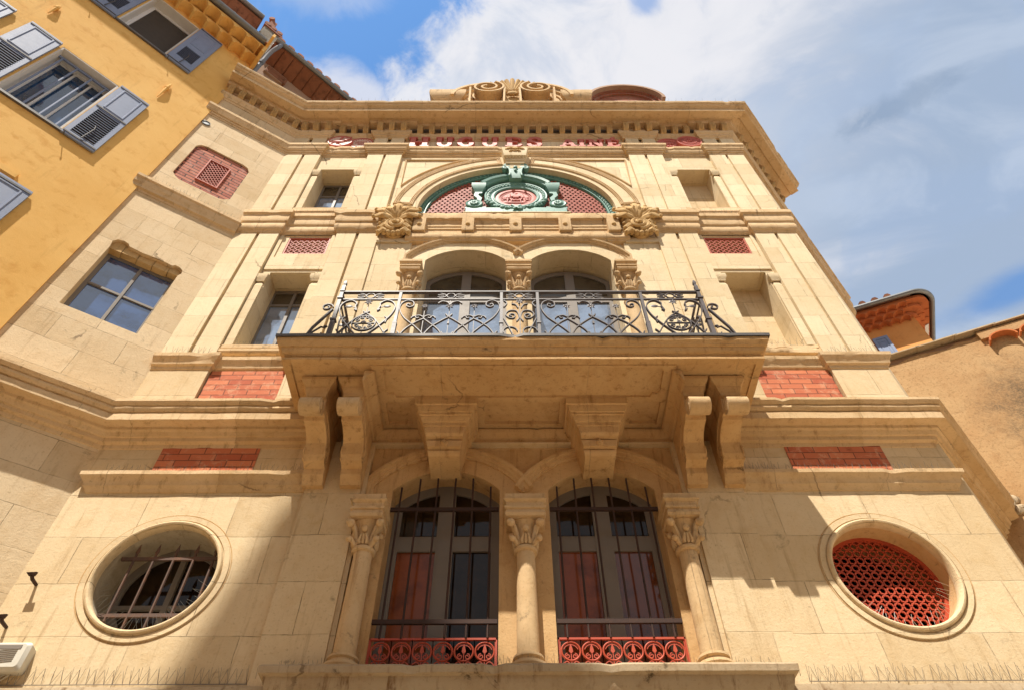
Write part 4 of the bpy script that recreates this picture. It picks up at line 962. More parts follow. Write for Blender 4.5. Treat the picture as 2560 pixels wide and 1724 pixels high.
# ------------------------------------------------------------------ scrolled pediment and dormer over the cornice
PD = thing_part('pediment')
m = MB()
yF = -.18
m.box(-1.95, 1.90, .06, .45, 17.4, 19.45)
for sx in (-1, 1):
    p = sorted((sx*1.55, sx*2.16))
    prof = [(0, 18.2), (.0, 19.0), (.02, 19.03), (.02, 19.2), (.06, 19.22), (.06, 19.34), (.10, 19.38), (.16, 19.46), (.20, 19.60), (.20, 19.80), (0, 19.86)]
    mm = MB(); mm.sweep(prof, [(-2.0, .45), (-2.0, .05), (-1.45, .05), (-1.45, .45)] if sx < 0 else [(1.42, .45), (1.42, .05), (1.84, .05), (1.84, .45)]); mm.build('shoulder', 'trim_stone', PD)
    cxs = sx*.63-.05
    for rr, y0, w_ in ((.92, -.16, .09), (.80, -.08, .10), (.69, -.02, .10), (.57, .02, .10)):
        m.ribbon(arc(cxs, 19.35, rr, 5 if sx > 0 else 175, 118 if sx > 0 else 62, 16), w_, y0, .45)
    # deep scroll drum
    sp = spiral(cxs, 19.42, .44, .10, R(120 if sx > 0 else 60), sx*1.9 if True else 0, 44)
    m.ribbon(sp, .05, -.36, .3)
    m.disc(cxs, 19.42, [(.40, .3), (.40, -.12), (.02, -.12)], 28)
    m.ribbon([(cxs-sx*.44, 19.42), (cxs-sx*.43, 19.0), (cxs-sx*.42, 18.2)], .05, -.34, .3); m.ribbon([(cxs+sx*.44, 19.42), (cxs+sx*.43, 19.0), (cxs+sx*.42, 18.2)], .05, -.34, .3)
m.box(cxs, cxs+.01, .2, .3, 18, 18.1)
m.build('volute', 'trim_stone', PD)
m = MB(); cx = -.04
m.box(cx-.30, cx+.30, -.12, .4, 17.6, 19.55)
for k in range(-4, 5):
    a = R(90-k*15); l = .62+.06*math.cos(k*PI/2)
    m.tube([(cx+k*.035, -.16, 19.6), (cx+math.cos(a)*l*.5+k*.03, -.22, 19.62+math.sin(a)*l*.55), (cx+math.cos(a)*l*.8+k*.025, -.24, 19.62+math.sin(a)*l*.9), (cx+math.cos(a)*l*.85+k*.03, -.20, 19.62+math.sin(a)*l*1.05)], [.05, .06, .07, .04], 7)
for k in range(20): m.ball(cx+random.uniform(-.33, .33), -.18, 19.55+random.uniform(0, .75), .05, .05, .05, 6, 4)
for k in range(7): m.ball(cx-.24+.08*k, -.17, 19.52, .045, .045, .045, 7, 5)
m.ball(cx, -.2, 19.32, .16, .06, .10)
m.build('crest', 'carved_stone', PD)
DR = thing_part('dormer')
m = MB(); dx_ = 3.16; dz_ = 20.80; yd = .5
m.wall([(dx_-.86, 17.3), (dx_+.86, 17.3)]+arc(dx_, dz_, .86, 0, 180, 26), [], yd+.12, 2.4); m.build('wall', 'dormer_brick', DR)
m = MB(); m.band([(0, 0+yd+.2), (0, yd+.06), (.10, yd+.06), (.10, yd+.2)], arc(dx_, dz_, .84, 180, 0, 30)[::-1]); m.band([(0, yd+.15), (0, yd-.0), (.09, yd-.0), (.09, yd+.15)], arc(dx_, dz_, .95, 180, 0, 30)[::-1]); m.build('brick_arch', 'dormer_brick', DR)
m = MB(); m.band([(-.09, yd-.13), (-.09, 2.6), (.0, 2.6), (.0, yd-.13)], arc(dx_, dz_, 1.09, 0, 180, 34)); m.build('hood', 'brown_plaster', DR)

# ------------------------------------------------------------------ balcony railing
RL = thing('balcony_railing', 'dark wrought iron railing with scrolls and star flowers along the stone balcony', 'railing', (0, -1.05, 7.965))
RY = -1.05
def bar(m, x0, x1, y0, y1, z0, z1): m.box(x0, x1, y0, y1, z0, z1)
m = MB(); m.box(-2.33, 2.30, RY-.022, RY+.022, 8.945, 8.965); m.build('handrail', 'iron_rail', RL)
m = MB(); m.box(-2.32, 2.29, RY-.013, RY+.013, 8.785, 8.802); m.build('rail', 'iron_rail', RL)
for sx, xx in ((-1, -2.315), (1, 2.285)):
    m = MB(); m.box(xx-.014, xx+.014, RY, .05, 8.945, 8.965); m.box(xx-.010, xx+.010, RY, .05, 8.785, 8.80); m.build('side_rail', 'iron_rail', RL)
    m = MB(); m.box(xx-.026, xx+.026, RY-.026, RY+.026, 7.90, 8.35); m.box(xx-.036, xx+.036, RY-.036, RY+.036, 8.34, 8.365); m.box(xx-.022, xx+.022, RY-.022, RY+.022, 8.36, 9.06); m.box(xx-.034, xx+.034, RY-.034, RY+.034, 8.80, 8.83); m.box(xx-.030, xx+.030, RY-.030, RY+.030, 8.965, 8.985)
    m.loft([[(xx+a*h, RY+b*h, z) for a, b in ((-1, -1), (1, -1), (1, 1), (-1, 1))] for h, z in ((.022, 9.06), (.020, 9.10), (.013, 9.12), (.022, 9.16), (.014, 9.21), (.004, 9.24))])
    m.build('corner_post', 'iron_rail', RL)
    m = MB()                                          # raking stay outside the corner with a curled top
    x1 = xx+sx*.30
    m.tube([(x1, RY, 7.905), (xx+sx*.22, RY, 8.20), (xx+sx*.10, RY, 8.47), (xx+sx*.05, RY, 8.58)], .020, 4, flat=(1.2, .7))
    m.tube([(xx+sx*.04+sx*(.085+lerp(.075, .02, i/26)*math.cos(PI+i*.30)), RY, 8.62+lerp(.075, .02, i/26)*math.sin(PI-i*.30*1)) for i in range(27)], .012, 4, flat=(1.8, .8))
    m.tube([(x1-sx*.01, RY, 7.91), (xx+sx*.20, RY, 8.12), (xx+sx*.12, RY, 8.22), (xx+sx*.07, RY, 8.20)], .010, 4, flat=(1.6, .8)); m.ball(xx+sx*.07, RY, 8.225, .03, .02, .02, 6, 4)
    m.tube([(xx+sx*.12, RY, 7.91), (xx+sx*.07, RY, 8.04), (xx+sx*.10, RY, 8.10)], .012, 4)
    m.build('stay', 'iron_rail', RL)
for xx in (-1.555, -.26, .20, 1.53):
    m = MB(); m.box(xx-.018, xx+.018, RY-.018, RY+.018, 7.90, 8.945); m.box(xx-.026, xx+.026, RY-.026, RY+.026, 8.27, 8.30)
    if abs(xx) > 1: m.box(xx-.025, xx+.025, RY-.025, RY+.025, 7.90, 8.28)
    m.build('post', 'iron_rail', RL)
def curve(pts, n=6):                                  # Catmull-Rom through points
    P = [pts[0]]+list(pts)+[pts[-1]]; out = []
    for i in range(1, len(P)-2):
        for k in range(n):
            t = k/n; a, b, c, d = P[i-1], P[i], P[i+1], P[i+2]
            out.append(tuple(.5*((2*b[j])+(-a[j]+c[j])*t+(2*a[j]-5*b[j]+4*c[j]-d[j])*t*t+(-a[j]+3*b[j]-3*c[j]+d[j])*t**3) for j in (0, 1)))
    out.append(tuple(pts[-1])); return out
def flat_bar(m, pts, to3, wd=.0065, dp=2.6): m.tube([to3(*p) for p in pts], wd, 4, flat=(dp, 1.0))
def star(m, x, z, to3, r=.052):
    X, Y, Z = to3(x, z)
    for k in range(6):
        a = 2*PI*k/6+.3; m.tube([(X, Y-.018, Z), (X+r*.55*math.cos(a), Y-.022, Z+r*.55*math.sin(a)), (X+r*math.cos(a), Y-.016, Z+r*math.sin(a))], [.012, .015, .003], 5, flat=(.4, 1))
    m.ball(X, Y-.02, Z, .011, .012, .011, 6, 4)
def panel(kind, xc, hw, to3):
    m = MB(); F = lambda p, w_=.0065: flat_bar(m, p, to3, w_*1.25)
    zb, zt = 7.905, 8.785
    cr = arc(xc, 8.873, .052, 0, 360, 18); F(cr, .005)
    for s_ in (-1, 1):
        F(curve([(xc+s_*.15, 8.93), (xc+s_*.085, 8.905), (xc+s_*.058, 8.873), (xc+s_*.085, 8.84), (xc+s_*.15, 8.815)]), .005)
        F(curve([(xc+s_*.17, 8.895), (xc+s_*.09, 8.885)]), .004); F(curve([(xc+s_*.17, 8.85), (xc+s_*.09, 8.86)]), .004)
    if kind == 'wide':
        for s_ in (-1, 1):
            X = lambda d: xc+s_*d
            F(curve([(X(.50-.0), 8.67), (X(.53), 8.69), (X(.545), 8.65), (X(.50), 8.62), (X(.455), 8.66), (X(.47), 8.735), (X(.54), 8.765), (X(.61), 8.70), (X(.62), 8.57), (X(.55), 8.40), (X(.40), 8.22), (X(.29), 8.06), (X(.25), zb)]))
            F(curve([(X(.62), zb), (X(.52), 8.15), (X(.40), 8.30), (X(.31), 8.375), (X(.31), 8.41)])); F(curve([(X(.31), 8.375), (X(.22), 8.28), (X(.10), 8.13), (X(.02), zb)]))
            F(curve([(X(.34), zb), (X(.22), 8.18), (X(.08), 8.34), (X(.0), 8.41), (X(-.04), 8.47)]))
            for q in (-1, 1): F(curve([(X(.31), 8.405), (X(.31+q*.05), 8.44), (X(.31+q*.095), 8.425), (X(.31+q*.085), 8.385), (X(.31+q*.055), 8.395)])); F(curve([(X(.31+q*.085), 8.43), (X(.31+q*.13), 8.415), (X(.31+q*.15), 8.38)]))
            m.tube([to3(X(.31), zb), to3(X(.31), 8.60)], .006, 4); star(m, X(.31), 8.62, to3)
            F(curve([(xc, 8.66), (X(.03), 8.72), (X(.10), 8.745), (X(.15), 8.70)]))
            F(curve([(X(.07), zb), (X(.055), 8.06), (X(.075), 8.11)])); F(curve([(X(.60), zb), (X(.575), 8.06), (X(.60), 8.12)]))
        m.tube([to3(xc, zb), to3(xc, zt)], .006, 4); star(m, xc, 8.62, to3, .058); m.box(xc-.012, xc+.012, RY-.012, RY+.012, 8.27, 8.31) if to3 is T3 else None
    elif kind == 'heart':
        for s_ in (-1, 1):
            X = lambda d: xc+s_*d
            F(curve([(X(.16), 8.58), (X(.13), 8.55), (X(.155), 8.64), (X(.15), 8.70), (X(.22), 8.765), (X(.30), 8.73), (X(.345), 8.62), (X(.31), 8.45), (X(.20), 8.25), (X(.05), 8.03), (X(0), zb)]), .0075)
            F(curve([(X(.36), zb), (X(.24), 8.16), (X(.13), 8.36), (X(.03), 8.47), (X(-.04), 8.53)])); F(curve([(X(.30), zb), (X(.27), 8.08), (X(.31), 8.16)])); F(curve([(X(.26), 8.30), (X(.27), 8.38), (X(.24), 8.42)]))
            m.ball(*to3(X(.24), 8.645), .05, .008, .03, 8, 5); m.tube([to3(X(.20), 8.64), to3(X(.15), 8.62)], .006, 4)
            for q in (-1, 1): F(spiral(X(.085), 8.30+q*.055, .034, .008, PI/2 if q > 0 else -PI/2, 1.2*s_*q, 14), .0045); F(spiral(X(.035), 8.30+q*.105, .026, .008, 0, 1.2*q*s_, 12), .0045)
        F(arc(xc, 8.29, .145, 0, 360, 28), .006); F([(xc-.14, 8.29), (xc+.14, 8.29)], .005)
        m.tube([to3(xc, zb), to3(xc, 8.70)], .006, 4); star(m, xc, 8.71, to3, .058); star(m, xc, 8.29, to3, .036)
    else:
        for s_ in (-1, 1):
            X = lambda d: xc+s_*d
            F(curve([(X(.10), 8.42), (X(.13), 8.45), (X(.10), 8.475), (X(.06), 8.45), (X(.075), 8.39), (X(.13), 8.39), (X(.175), 8.46), (X(.13), 8.54), (X(.04), 8.53), (X(.01), 8.40), (X(.04), 8.32)]))
            F(arc(X(.12), 8.12, .085, 0, 300, 18)); F(curve([(X(.20), 8.38), (X(.13), 8.18), (X(.05), zb)]))
            F(curve([(X(.02), 8.60), (X(.05), 8.67), (X(.10), 8.69)])); F(curve([(X(.20), 8.62), (X(.16), 8.70), (X(.20), 8.76)]))
        m.tube([to3(xc, zb), to3(xc, 8.72)], .0075, 4); star(m, xc, 8.72, to3, .058)
    return m.build('scroll_panel', 'iron_rail', RL)
T3 = lambda x, z: (x, RY, z)
panel('heart', -1.935, .36, T3); panel('wide', -.907, .64, T3); panel('narrow', -.03, .2, T3); panel('wide', .865, .64, T3); panel('heart', 1.91, .36, T3)
for xx in (-2.315, 2.285):
    panel('heart', -.52, .4, lambda a, z, xx=xx: (xx, a, z))

# ------------------------------------------------------------------ iron bars, red guards
for sx in (-1, 1):
    xs = -.885 if sx < 0 else .885
    side = 'left' if sx < 0 else 'right'
    t = thing('window_bars', 'rusty iron bars over the tall window %s of the central column' % side, 'window bars', (xs, .12, 5.0), 'iron bars before the tall windows')
    for z in (5.09, 6.42): m = MB(); m.box(xs-.60, xs+.60, .115, .145, z-.022, z+.022); m.build('crossbar', 'iron', t)
    for k in range(6):
        x = xs+(k-2.5)*.203; hz = math.sqrt(max(0, gr**2-(x-math.copysign(gx, sx))**2))+gz-.03
        m = MB(); m.tube([(x, .13, 4.93), (x, .13, min(hz, 6.93))], .011, 6); m.build('bar', 'iron', t)
    t = thing('window_guard', 'low red iron guard at the foot of the tall window %s of the central column' % side, 'window guard', (xs, .15, 4.48), 'red guards at the window feet')
    m = MB(); m.box(xs-.60, xs+.60, .135, .16, 4.915, 4.935); m.box(xs-.60, xs+.60, .14, .155, 4.50, 4.512)
    for e in (-1, 1): m.box(xs+e*.60-.012*(e > 0), xs+e*.60+.012*(e < 0), .135, .16, 4.48, 4.935)
    m.build('frame', 'red_iron', t)
    for k in range(6):
        x = xs+(k-2.5)*.194; z = 4.805; m = MB(); y = .148
        m.tube([(px_, y, pz) for px_, pz in arc(x, z, .088, 0, 350, 26)], .0095, 5, closed=True); m.tube([(px_, y, pz) for px_, pz in arc(x, z-.005, .070, 20, 160, 12)], .005, 4)
        m.tube([(x, y, 4.50), (x, y, z)], .006, 4); m.loft([[(x-h, y-.006, zz2), (x+h, y-.006, zz2), (x+h, y+.006, zz2), (x-h, y+.006, zz2)] for h, zz2 in ((.003, z-.02), (.020, z), (.013, z+.035), (.002, z+.07))])
        for s_ in (-1, 1):
            m.tube([(px_, y, pz) for px_, pz in spiral(x+s_*.034, z-.045, .028, .008, PI/2, -1.3*s_, 16)], .006, 4); m.tube([(px_, y, pz) for px_, pz in curve([(x, 4.67), (x+s_*.04, 4.71), (x+s_*.075, 4.69), (x+s_*.085, 4.67)])], .006, 4)
            m.tube([(x+s_*.097, y, 4.51), (x+s_*.097, y, 4.92)], .006, 4)
        m.build('medallion', 'red_iron', t)
t = thing('window_bars', 'spiked iron bars inside the left oval window', 'window bars', (-OC, .13, OZ))
for z, hw in ((5.80, .50), (5.17, .46)): m = MB(); m.box(-OC-hw, -OC+hw, .12, .145, z-.018, z+.018); m.build('crossbar', 'rust', t)
for k in range(5):
    x = -OC+(k-2)*.205+.04; hz = OZ-math.sqrt(max(.01, .56**2-(x+OC)**2))
    m = MB(); m.tube([(x, .133, max(hz, 4.96)), (x, .133, 5.86)], .015, 6); m.loft([[(x+a*h, .133+b*h*.5, z) for a, b in ((-1, 0), (0, -1), (1, 0), (0, 1))] for h, z in ((.012, 5.86), (.024, 5.885), (.003, 5.98))]); m.build('bar', 'rust', t)

# ------------------------------------------------------------------ bird spikes
def spikes(label, path, n, h=.11, lean=.05, out=(0, -1), y2=.045):
    m = MB(); P = [Vector(p) for p in path]; L = [(P[i+1]-P[i]).length for i in range(len(P)-1)]; T = sum(L)
    for k in range(n):
        d = T*(k+.5)/n+random.uniform(-.01, .01); i = 0
        while i < len(L)-1 and d > L[i]: d -= L[i]; i += 1
        p = P[i].lerp(P[i+1], min(1, max(0, d/L[i]))); t = (P[i+1]-P[i]).normalized()
        for s_ in (-1, 0, 1):
            if random.random() < .12: continue
            q = p+Vector((t.x*s_*lean+out[0]*y2*(s_ == 0), t.y*s_*lean+out[1]*y2*(s_ == 0), h*random.uniform(.88, 1.05)))+Vector((random.uniform(-.012, .012), random.uniform(-.012, .012), 0))
            m.tube([p, q], .0018, 3)
    m.tube([tuple(a) for a in path], .004, 4)
    tag(m.build('bird_spike_strip', 'wire', smooth=0), label, 'bird spikes', 'strips of bird spikes on the ledges')
def fw(x, y, z): return FW(x, y, z)
spikes('bird spikes along the ledge below the left oval window', [(-4.95, -.02, 4.44), (-2.35, -.02, 4.44)], 34, .135, .035)
spikes('bird spikes along the ledge below the red grilled oval window', [(2.33, -.02, 4.44), (4.95, -.02, 4.44)], 34, .135, .035)
spikes('bird spikes on the central sill left of the tall windows', [(-2.2, -.06, 4.49), (-1.5, -.06, 4.49)], 12, .13, .03)
spikes('bird spikes on the central sill before the middle column', [(-.32, -.12, 4.49), (.32, -.12, 4.49)], 9, .13, .03)
spikes('bird spikes on the central sill right of the tall windows', [(1.35, -.06, 4.49), (2.2, -.06, 4.49)], 13, .13, .03)
spikes('bird spikes on the string course under the left lower brick panel', [(-4.8, -.04, 6.79), (-2.5, -.04, 6.79)], 30, .13, .035)
spikes('bird spikes on the string course under the right lower brick panel', [(2.5, -.04, 6.79), (4.8, -.04, 6.79)], 30, .13, .035)
spikes('bird spikes on the cornice under the left upper brick panel', [(-4.95, -.13, 7.745), (-2.5, -.13, 7.745)], 26, .12, .03)
spikes('bird spikes on the cornice under the right upper brick panel', [(2.5, -.13, 7.745), (4.98, -.13, 7.745)], 26, .12, .03)
spikes('bird spikes on the cornice of the angled left wing', [FW(-1.72, -.15, 7.745), FW(-.1, -.15, 7.745)], 22, .12, .03)
spikes('bird spikes on the pedestal cap left of the balcony', [(-4.95, -.03, 8.97), (-4.3, -.03, 8.97)], 9, .12, .02)
spikes('bird spikes on the pedestal cap right of the balcony', [(4.3, -.03, 8.97), (4.95, -.03, 8.97)], 9, .12, .02)
spikes('bird spikes on the sill of the blank niche by the balcony', [(3.4, .06, 9.25), (4.1, .06, 9.25)], 8, .12, .02)
spikes('bird spikes on the sill of the left window by the balcony', [(-4.1, .06, 9.25), (-3.4, .06, 9.25)], 8, .12, .02)
spikes('bird spikes on the moulding under the wing brick panel', [FW(-1.70, -.04, 12.70), FW(-.1, -.04, 12.70)], 26, .12, .03)
spikes('bird spikes on the long band left of the green emblem', [(-4.95, -.03, 13.1), (-2.6, -.0, 13.1)], 24, .12, .03)
spikes('bird spikes on the long band right of the green emblem', [(2.6, -.0, 13.1), (4.95, -.03, 13.1)], 24, .12, .03)
spikes('bird spikes on the sill of the arched lunette', [(-1.8, -.04, 13.05), (1.8, -.04, 13.05)], 34, .11, .03)
spikes('bird spikes before the red frieze letters', [(-2.4, -.0, 16.32), (2.4, -.0, 16.32)], 44, .13, .01)
spikes('bird spikes along the edge of the top cornice', [(-4.8, -.52, 17.76), (5.3, -.52, 17.76)], 64, .11, .0)
spikes('bird spikes along the wing end of the top cornice', [FW(-1.7, -.52, 17.76), FW(.1, -.52, 17.76)], 14, .09, .0)
pts_h = [(x, .0, z) for x, z in arc(-fx, fz, fr_+.35, 140, 62, 12)]
spikes('bird spikes fanned over the left arch above the balcony', pts_h, 17, .12, .03)
spikes('bird spikes fanned over the right arch above the balcony', [(-x, y, z) for x, y, z in pts_h], 17, .12, .03)
spikes('bird spikes on the architrave of the left wing', [FW(-1.6, -.06, 16.31), FW(-.1, -.06, 16.31)], 16, .13, .01)
spikes('bird spikes on the left scroll of the crowning pediment', [(x, .1, z) for x, z in arc(-.68, 19.35, .98, 150, 80, 8)], 10, .12, .0)
spikes('bird spikes on the right scroll of the crowning pediment', [(x, .1, z) for x, z in arc(.58, 19.35, .98, 100, 30, 8)], 10, .12, .0)
m = MB()
for k in range(34):
    a = R(lerp(190, 350, k/33)); x, z = -OC+.555*math.cos(a), OZ+.555*math.sin(a)
    m.tube([(x, .07, z), (x-math.cos(a)*.13+random.uniform(-.05, .05), .05+random.uniform(-.04, .04), z-math.sin(a)*.13+random.uniform(-.03, .03))], .0016, 3)
tag(m.build('bird_spike_strip', 'zinc', smooth=0), 'bird spikes curved along the bottom of the left oval window', 'bird spikes', 'strips of bird spikes on the ledges')
m = MB()
for k in range(24):
    a = R(lerp(215, 350, k/23)); x, z = OC+.555*math.cos(a), OZ+.555*math.sin(a)
    m.tube([(x, .1, z), (x-math.cos(a)*.12+random.uniform(-.05, .05), .08+random.uniform(-.04, .04), z-math.sin(a)*.12+random.uniform(-.03, .03))], .0020, 3)
tag(m.build('bird_spike_strip', 'white_paint', smooth=0), 'bright bird spikes curved along the bottom of the red grilled oval window', 'bird spikes', 'strips of bird spikes on the ledges')

# ------------------------------------------------------------------ small wall fixtures
def hook(p, label):
    m = MB(); x, y, z = p
    m.tube([(x, y+.02, z), (x, y-.10, z+.005), (x, y-.13, z+.03)], [.016, .018, .022], 6); m.loft([[(x-.045, y-.12, z+.05), (x+.04, y-.12, z+.06), (x+.05, y-.16, z+.045), (x-.05, y-.16, z+.04)], [(x-.03, y-.12, z+.02), (x+.03, y-.12, z+.02), (x+.03, y-.15, z+.02), (x-.03, y-.15, z+.02)]])
    tag(m.build('wall_hook', 'iron'), label, 'wall hook', 'rusty hooks left of the oval window')
hook((-4.80, 0, 5.42), 'upper rusty iron hook in the wall left of the oval window')
hook((-4.84, 0, 4.98), 'lower rusty iron hook at the left edge above the floodlight box')
fl = thing('wall_box', 'cream plastic alarm box with slanted ribs on the ground floor wall', 'alarm box', (-4.64, -.05, 4.62))
m = MB()
def rr(x0, x1, z0, z1, r): return arc(x1-r, z1-r, r, 0, 90, 5)+arc(x0+r, z1-r, r, 90, 180, 5)+arc(x0+r, z0+r, r, 180, 270, 5)+arc(x1-r, z0+r, r, 270, 360, 5)
bx = (-4.95, -4.43, 4.52, 4.78)
m.loft([[(x, .0, z) for x, z in rr(bx[0]+.01, bx[1]-.01, bx[2]+.01, bx[3]-.01, .03)], [(x, -.085, z) for x, z in rr(*bx, .035)], [(x, -.10, z) for x, z in rr(*bx, .035)], [(x, -.125, z) for x, z in rr(bx[0]+.03, bx[1]-.03, bx[2]+.03, bx[3]-.02, .03)]])
m.build('housing', 'cream_plastic', fl)
m = MB(); m.box(-4.92, -4.50, -.129, -.124, 4.71, 4.745)
for k in range(7): m.loft([[(-4.94, -.130, 4.555+.018*k), (-4.52, -.130, 4.60+.018*k), (-4.52, -.124, 4.60+.018*k), (-4.94, -.124, 4.555+.018*k)], [(-4.94, -.130, 4.559+.018*k), (-4.52, -.130, 4.604+.018*k), (-4.52, -.124, 4.604+.018*k), (-4.94, -.124, 4.559+.018*k)]])
m.build('ribs', 'frame_grey', fl)
m = MB()
for k in range(3): m.tube([(-4.53-.05*k, -.03, 4.53), (-4.60-.05*k, -.05, 4.45), (-4.7-.04*k, -.02, 4.40)], .005, 5)
m.build('cable', 'cream_plastic', fl)
p = FW(-1.62, -.015, 15.62)
m = MB(FW); m.loft([[(-1.60+r_*math.cos(a), y_, 15.50+r_*1.0*math.sin(a)) for a in [2*PI*k/20 for k in range(20)]] for r_, y_ in ((.085, .02), (.085, -.02), (.07, -.025), (.065, -.012), (.005, -.012))])
tag(m.build('wall_vent', 'zinc'), 'small dark oval vent in the wing wall beside the yellow plaster', 'vent')

# ------------------------------------------------------------------ yellow house
YH = thing('yellow_house', 'yellow plastered house with grey blue shutters at the left', 'house', (P1[0], P1[1], 0))
YY = -.05
m = MB(FY)
W1 = (-2.36, -1.33, 12.48, 14.66); W2 = (-2.34, -1.31, 16.74, 18.88); W0 = (-4.80, -3.75, 12.48, 14.66); W4 = (-2.4, -1.42, 8.7, 10.78); W5 = (-4.8, -3.75, 16.74, 18.88)
m.wall(rect(-7.5, .035, 0, 19.2), [rect(*q) for q in (W1, W2, W0, W4, W5)], YY, .45)
m.build('wall', 'yellow_plaster', YH)
m = MB(FY); m.box(-7.4, .03, 3.0, 3.1, 0, 19); m.box(-7.4, .03, .8, 3, 19.0, 19.2); m.build('inner_walls', 'interior', YH, smooth=0)
for q in (W1, W2, W0, W5, W4):
    x0, x1, z0, z1 = q
    m = MB(FY); d = .34
    m.box(x0-.002, x0+.03, YY+.004, d, z0, z1); m.box(x1-.03, x1+.002, YY+.004, d, z0, z1); m.box(x0, x1, YY+.004, d, z1-.03, z1+.002); m.build('reveal', 'white_plaster', YH)
    m = MB(FY); m.box(x0-.05, x1+.05, YY-.045, d, z0-.045, z0+.01); m.build('sill', 'lead', YH)
    if q == W2:
        wd = window(FY, x0+.03, x1-.03, z0+.01, z1-.03, .20, mat_f='white_paint', cols=(), fw=.07, panes=lambda i, j: 'dark_brown', parent=YH)
    else:
        wd = window(FY, x0+.03, x1-.03, z0+.01, z1-.03, .24, mat_f='white_paint', cols=(.36, .66), fw=.06, mw=.03, panes=lambda i, j: 'glass_house', parent=YH)
        m = MB(FY)
        for k in range(4): m.tube([(lerp(x0+.10, x1-.14, k/3), .10, z0+.02), (lerp(x0+.10, x1-.14, k/3), .10, z1-.10)], .018, 6)
        m.box(x0+.03, x1-.03, .085, .115, z1-.13, z1-.075); m.build('window_bar', 'shutter_blue', wd)
def shutter(x0, x1, z0, z1, louv, y=YY-.06):
    sh = bpy.data.objects.new('shutter', None); COL.objects.link(sh); adopt(sh, YH)
    m = MB(FY); t = .04; a = .075; zs = lerp(z0, z1, .54)
    holes_ = [rect(x0+a, x1-a, z0+a+.06, zs-.05)] if louv > .6 else [rect(x0+a+.02, x1-a-.02, z0+.35, z0+.95)]
    m.wall(rect(x0, x1, z0, z1), holes_, y, y+t)
    m.build('leaf', 'shutter_blue', sh)
    hx0, hz0 = holes_[0][0]; hx1, hz1 = holes_[0][2]
    m = MB(FY); m.box(hx0-.01, hx1+.01, y+.026, y+.03, hz0-.01, hz1+.01); m.build('louvre_back', 'shutter_dark', sh, smooth=0)
    m = MB(FY); n_ = 15 if louv > .6 else 9
    for k in range(n_):
        zz3 = lerp(hz0, hz1, (k+.35)/n_); m.loft([[(x, y-.004, zz3-.010), (x, y+.026, zz3+.016), (x, y+.026, zz3+.024), (x, y-.004, zz3-.001)] for x in (hx0-.004, hx1+.004)])
    m.build('louvres', 'shutter_blue', sh)
    m = MB(FY); zp0, zp1 = (zs+.06, z1-a-.03) if louv > .6 else (z0+1.15, z1-a-.08)
    b = .016
    m.band([(-.0, y+.004), (-.012, y-.010), (-.030, y-.010), (-.040, y+.004)], rect(x0+a+.01, x1-a-.01, zp0, zp1), closed=True); m.build('raised_panel', 'shutter_blue', sh)
    for za_ in (z0+.05, z1-.085)+((zs-.02,) if louv > .6 else ()): m = MB(FY); m.box(x0+.01, x1-.01, y-.010, y, za_, za_+.035); m.build('hinge', 'shutter_dark', sh)
    m = MB(FY); m.tube([((x0+x1)/2, y-.02, z0+.1), ((x0+x1)/2+.03, y-.03, z0+.5), ((x0+x1)/2, y-.02, z0+.62)], .010, 5); m.build('latch_bar', 'shutter_dark', sh)
    m = MB(FY); m.tube([(x0+.06, y+.02, z0-.02), (x0+.06, y-.05, z0-.05), (x0+.03, y-.06, z0-.02)], .009, 5); m.build('catch', 'shutter_dark', sh)
for q, l in ((W1, 1), (W2, 0), (W0, 1), (W5, 0)):
    x0, x1, z0, z1 = q
    shutter(x1+.03, x1+.565, z0-.06, z1+.0, l); shutter(x0-.565, x0-.03, z0-.06, z1+.0, l)
shutter(W4[1]+.03, W4[1]+.555, 8.64, 10.78, 1)
m = MB(FY); m.box(-2.7, -1.16, YY-.05, YY+.01, 10.86, 10.98); m.build('lintel', 'yellow_plaster', YH)
# scalloped tile eaves in two rows, gutter
for row, (y1, z0) in enumerate(((YY-.27, 18.93), (YY-.53, 19.11))):
    m = MB(FY); w_ = .335; off = row*.5*w_
    m.box(-7.5, .03, y1, .3, z0+.155, z0+.19)
    for k in range(25):
        xc = -.10-off-k*w_
        if xc < -6.6: break
        o_ = [(xc-w_/2, z0)]+[(xc+(.43*w_)*math.cos(a), z0+.15*math.sin(a)) for a in [PI-PI*i/9 for i in range(10)]]+[(xc+w_/2, z0), (xc+w_/2, z0+.16), (xc-w_/2, z0+.16)]
        m.loft([[(x, y1, z) for x, z in o_], [(x, y1+.28, z) for x, z in o_]])
    m.box(-.03, .03, y1, .1, z0, z0+.16)
    m.build('scalloped_eave', 'yellow_plaster', YH)
m = MB(FY); m.box(-.01, .05, YY-.58, .3, 18.9, 19.34); m.box(-.01, .05, YY-.9, -.4, 19.22, 19.40); m.build('eave_end', 'yellow_plaster', YH)
m = MB(FY); yg = YY-.60
m.loft([[(x, yg+.085*math.cos(a), 19.40+.085*math.sin(a)) for a in [PI+PI*i/12 for i in range(13)]]+[(x, yg+.075*math.cos(a), 19.40+.075*math.sin(a)) for a in [2*PI-PI*i/12 for i in range(13)]] for x in (-7.5, -.06)])
m.box(-.12, -.06, yg-.07, yg+.07, 19.335, 19.40)
for x in (-.95, -2.9): m.loft([[(x+e, yg+.092*math.cos(a), 19.40+.092*math.sin(a)) for a in [PI+PI*i/12 for i in range(13)]] for e in (-.03, .03)], closed_ring=False)
m.build('gutter', 'zinc', YH)
m = MB(FY); m.loft([[(x, YY-.62, 19.40), (x, 4.0, 20.5), (x, 4.0, 20.4), (x, YY-.62, 19.33)] for x in (-7.5, .0)]); m.build('roof', 'roof_tile', YH)
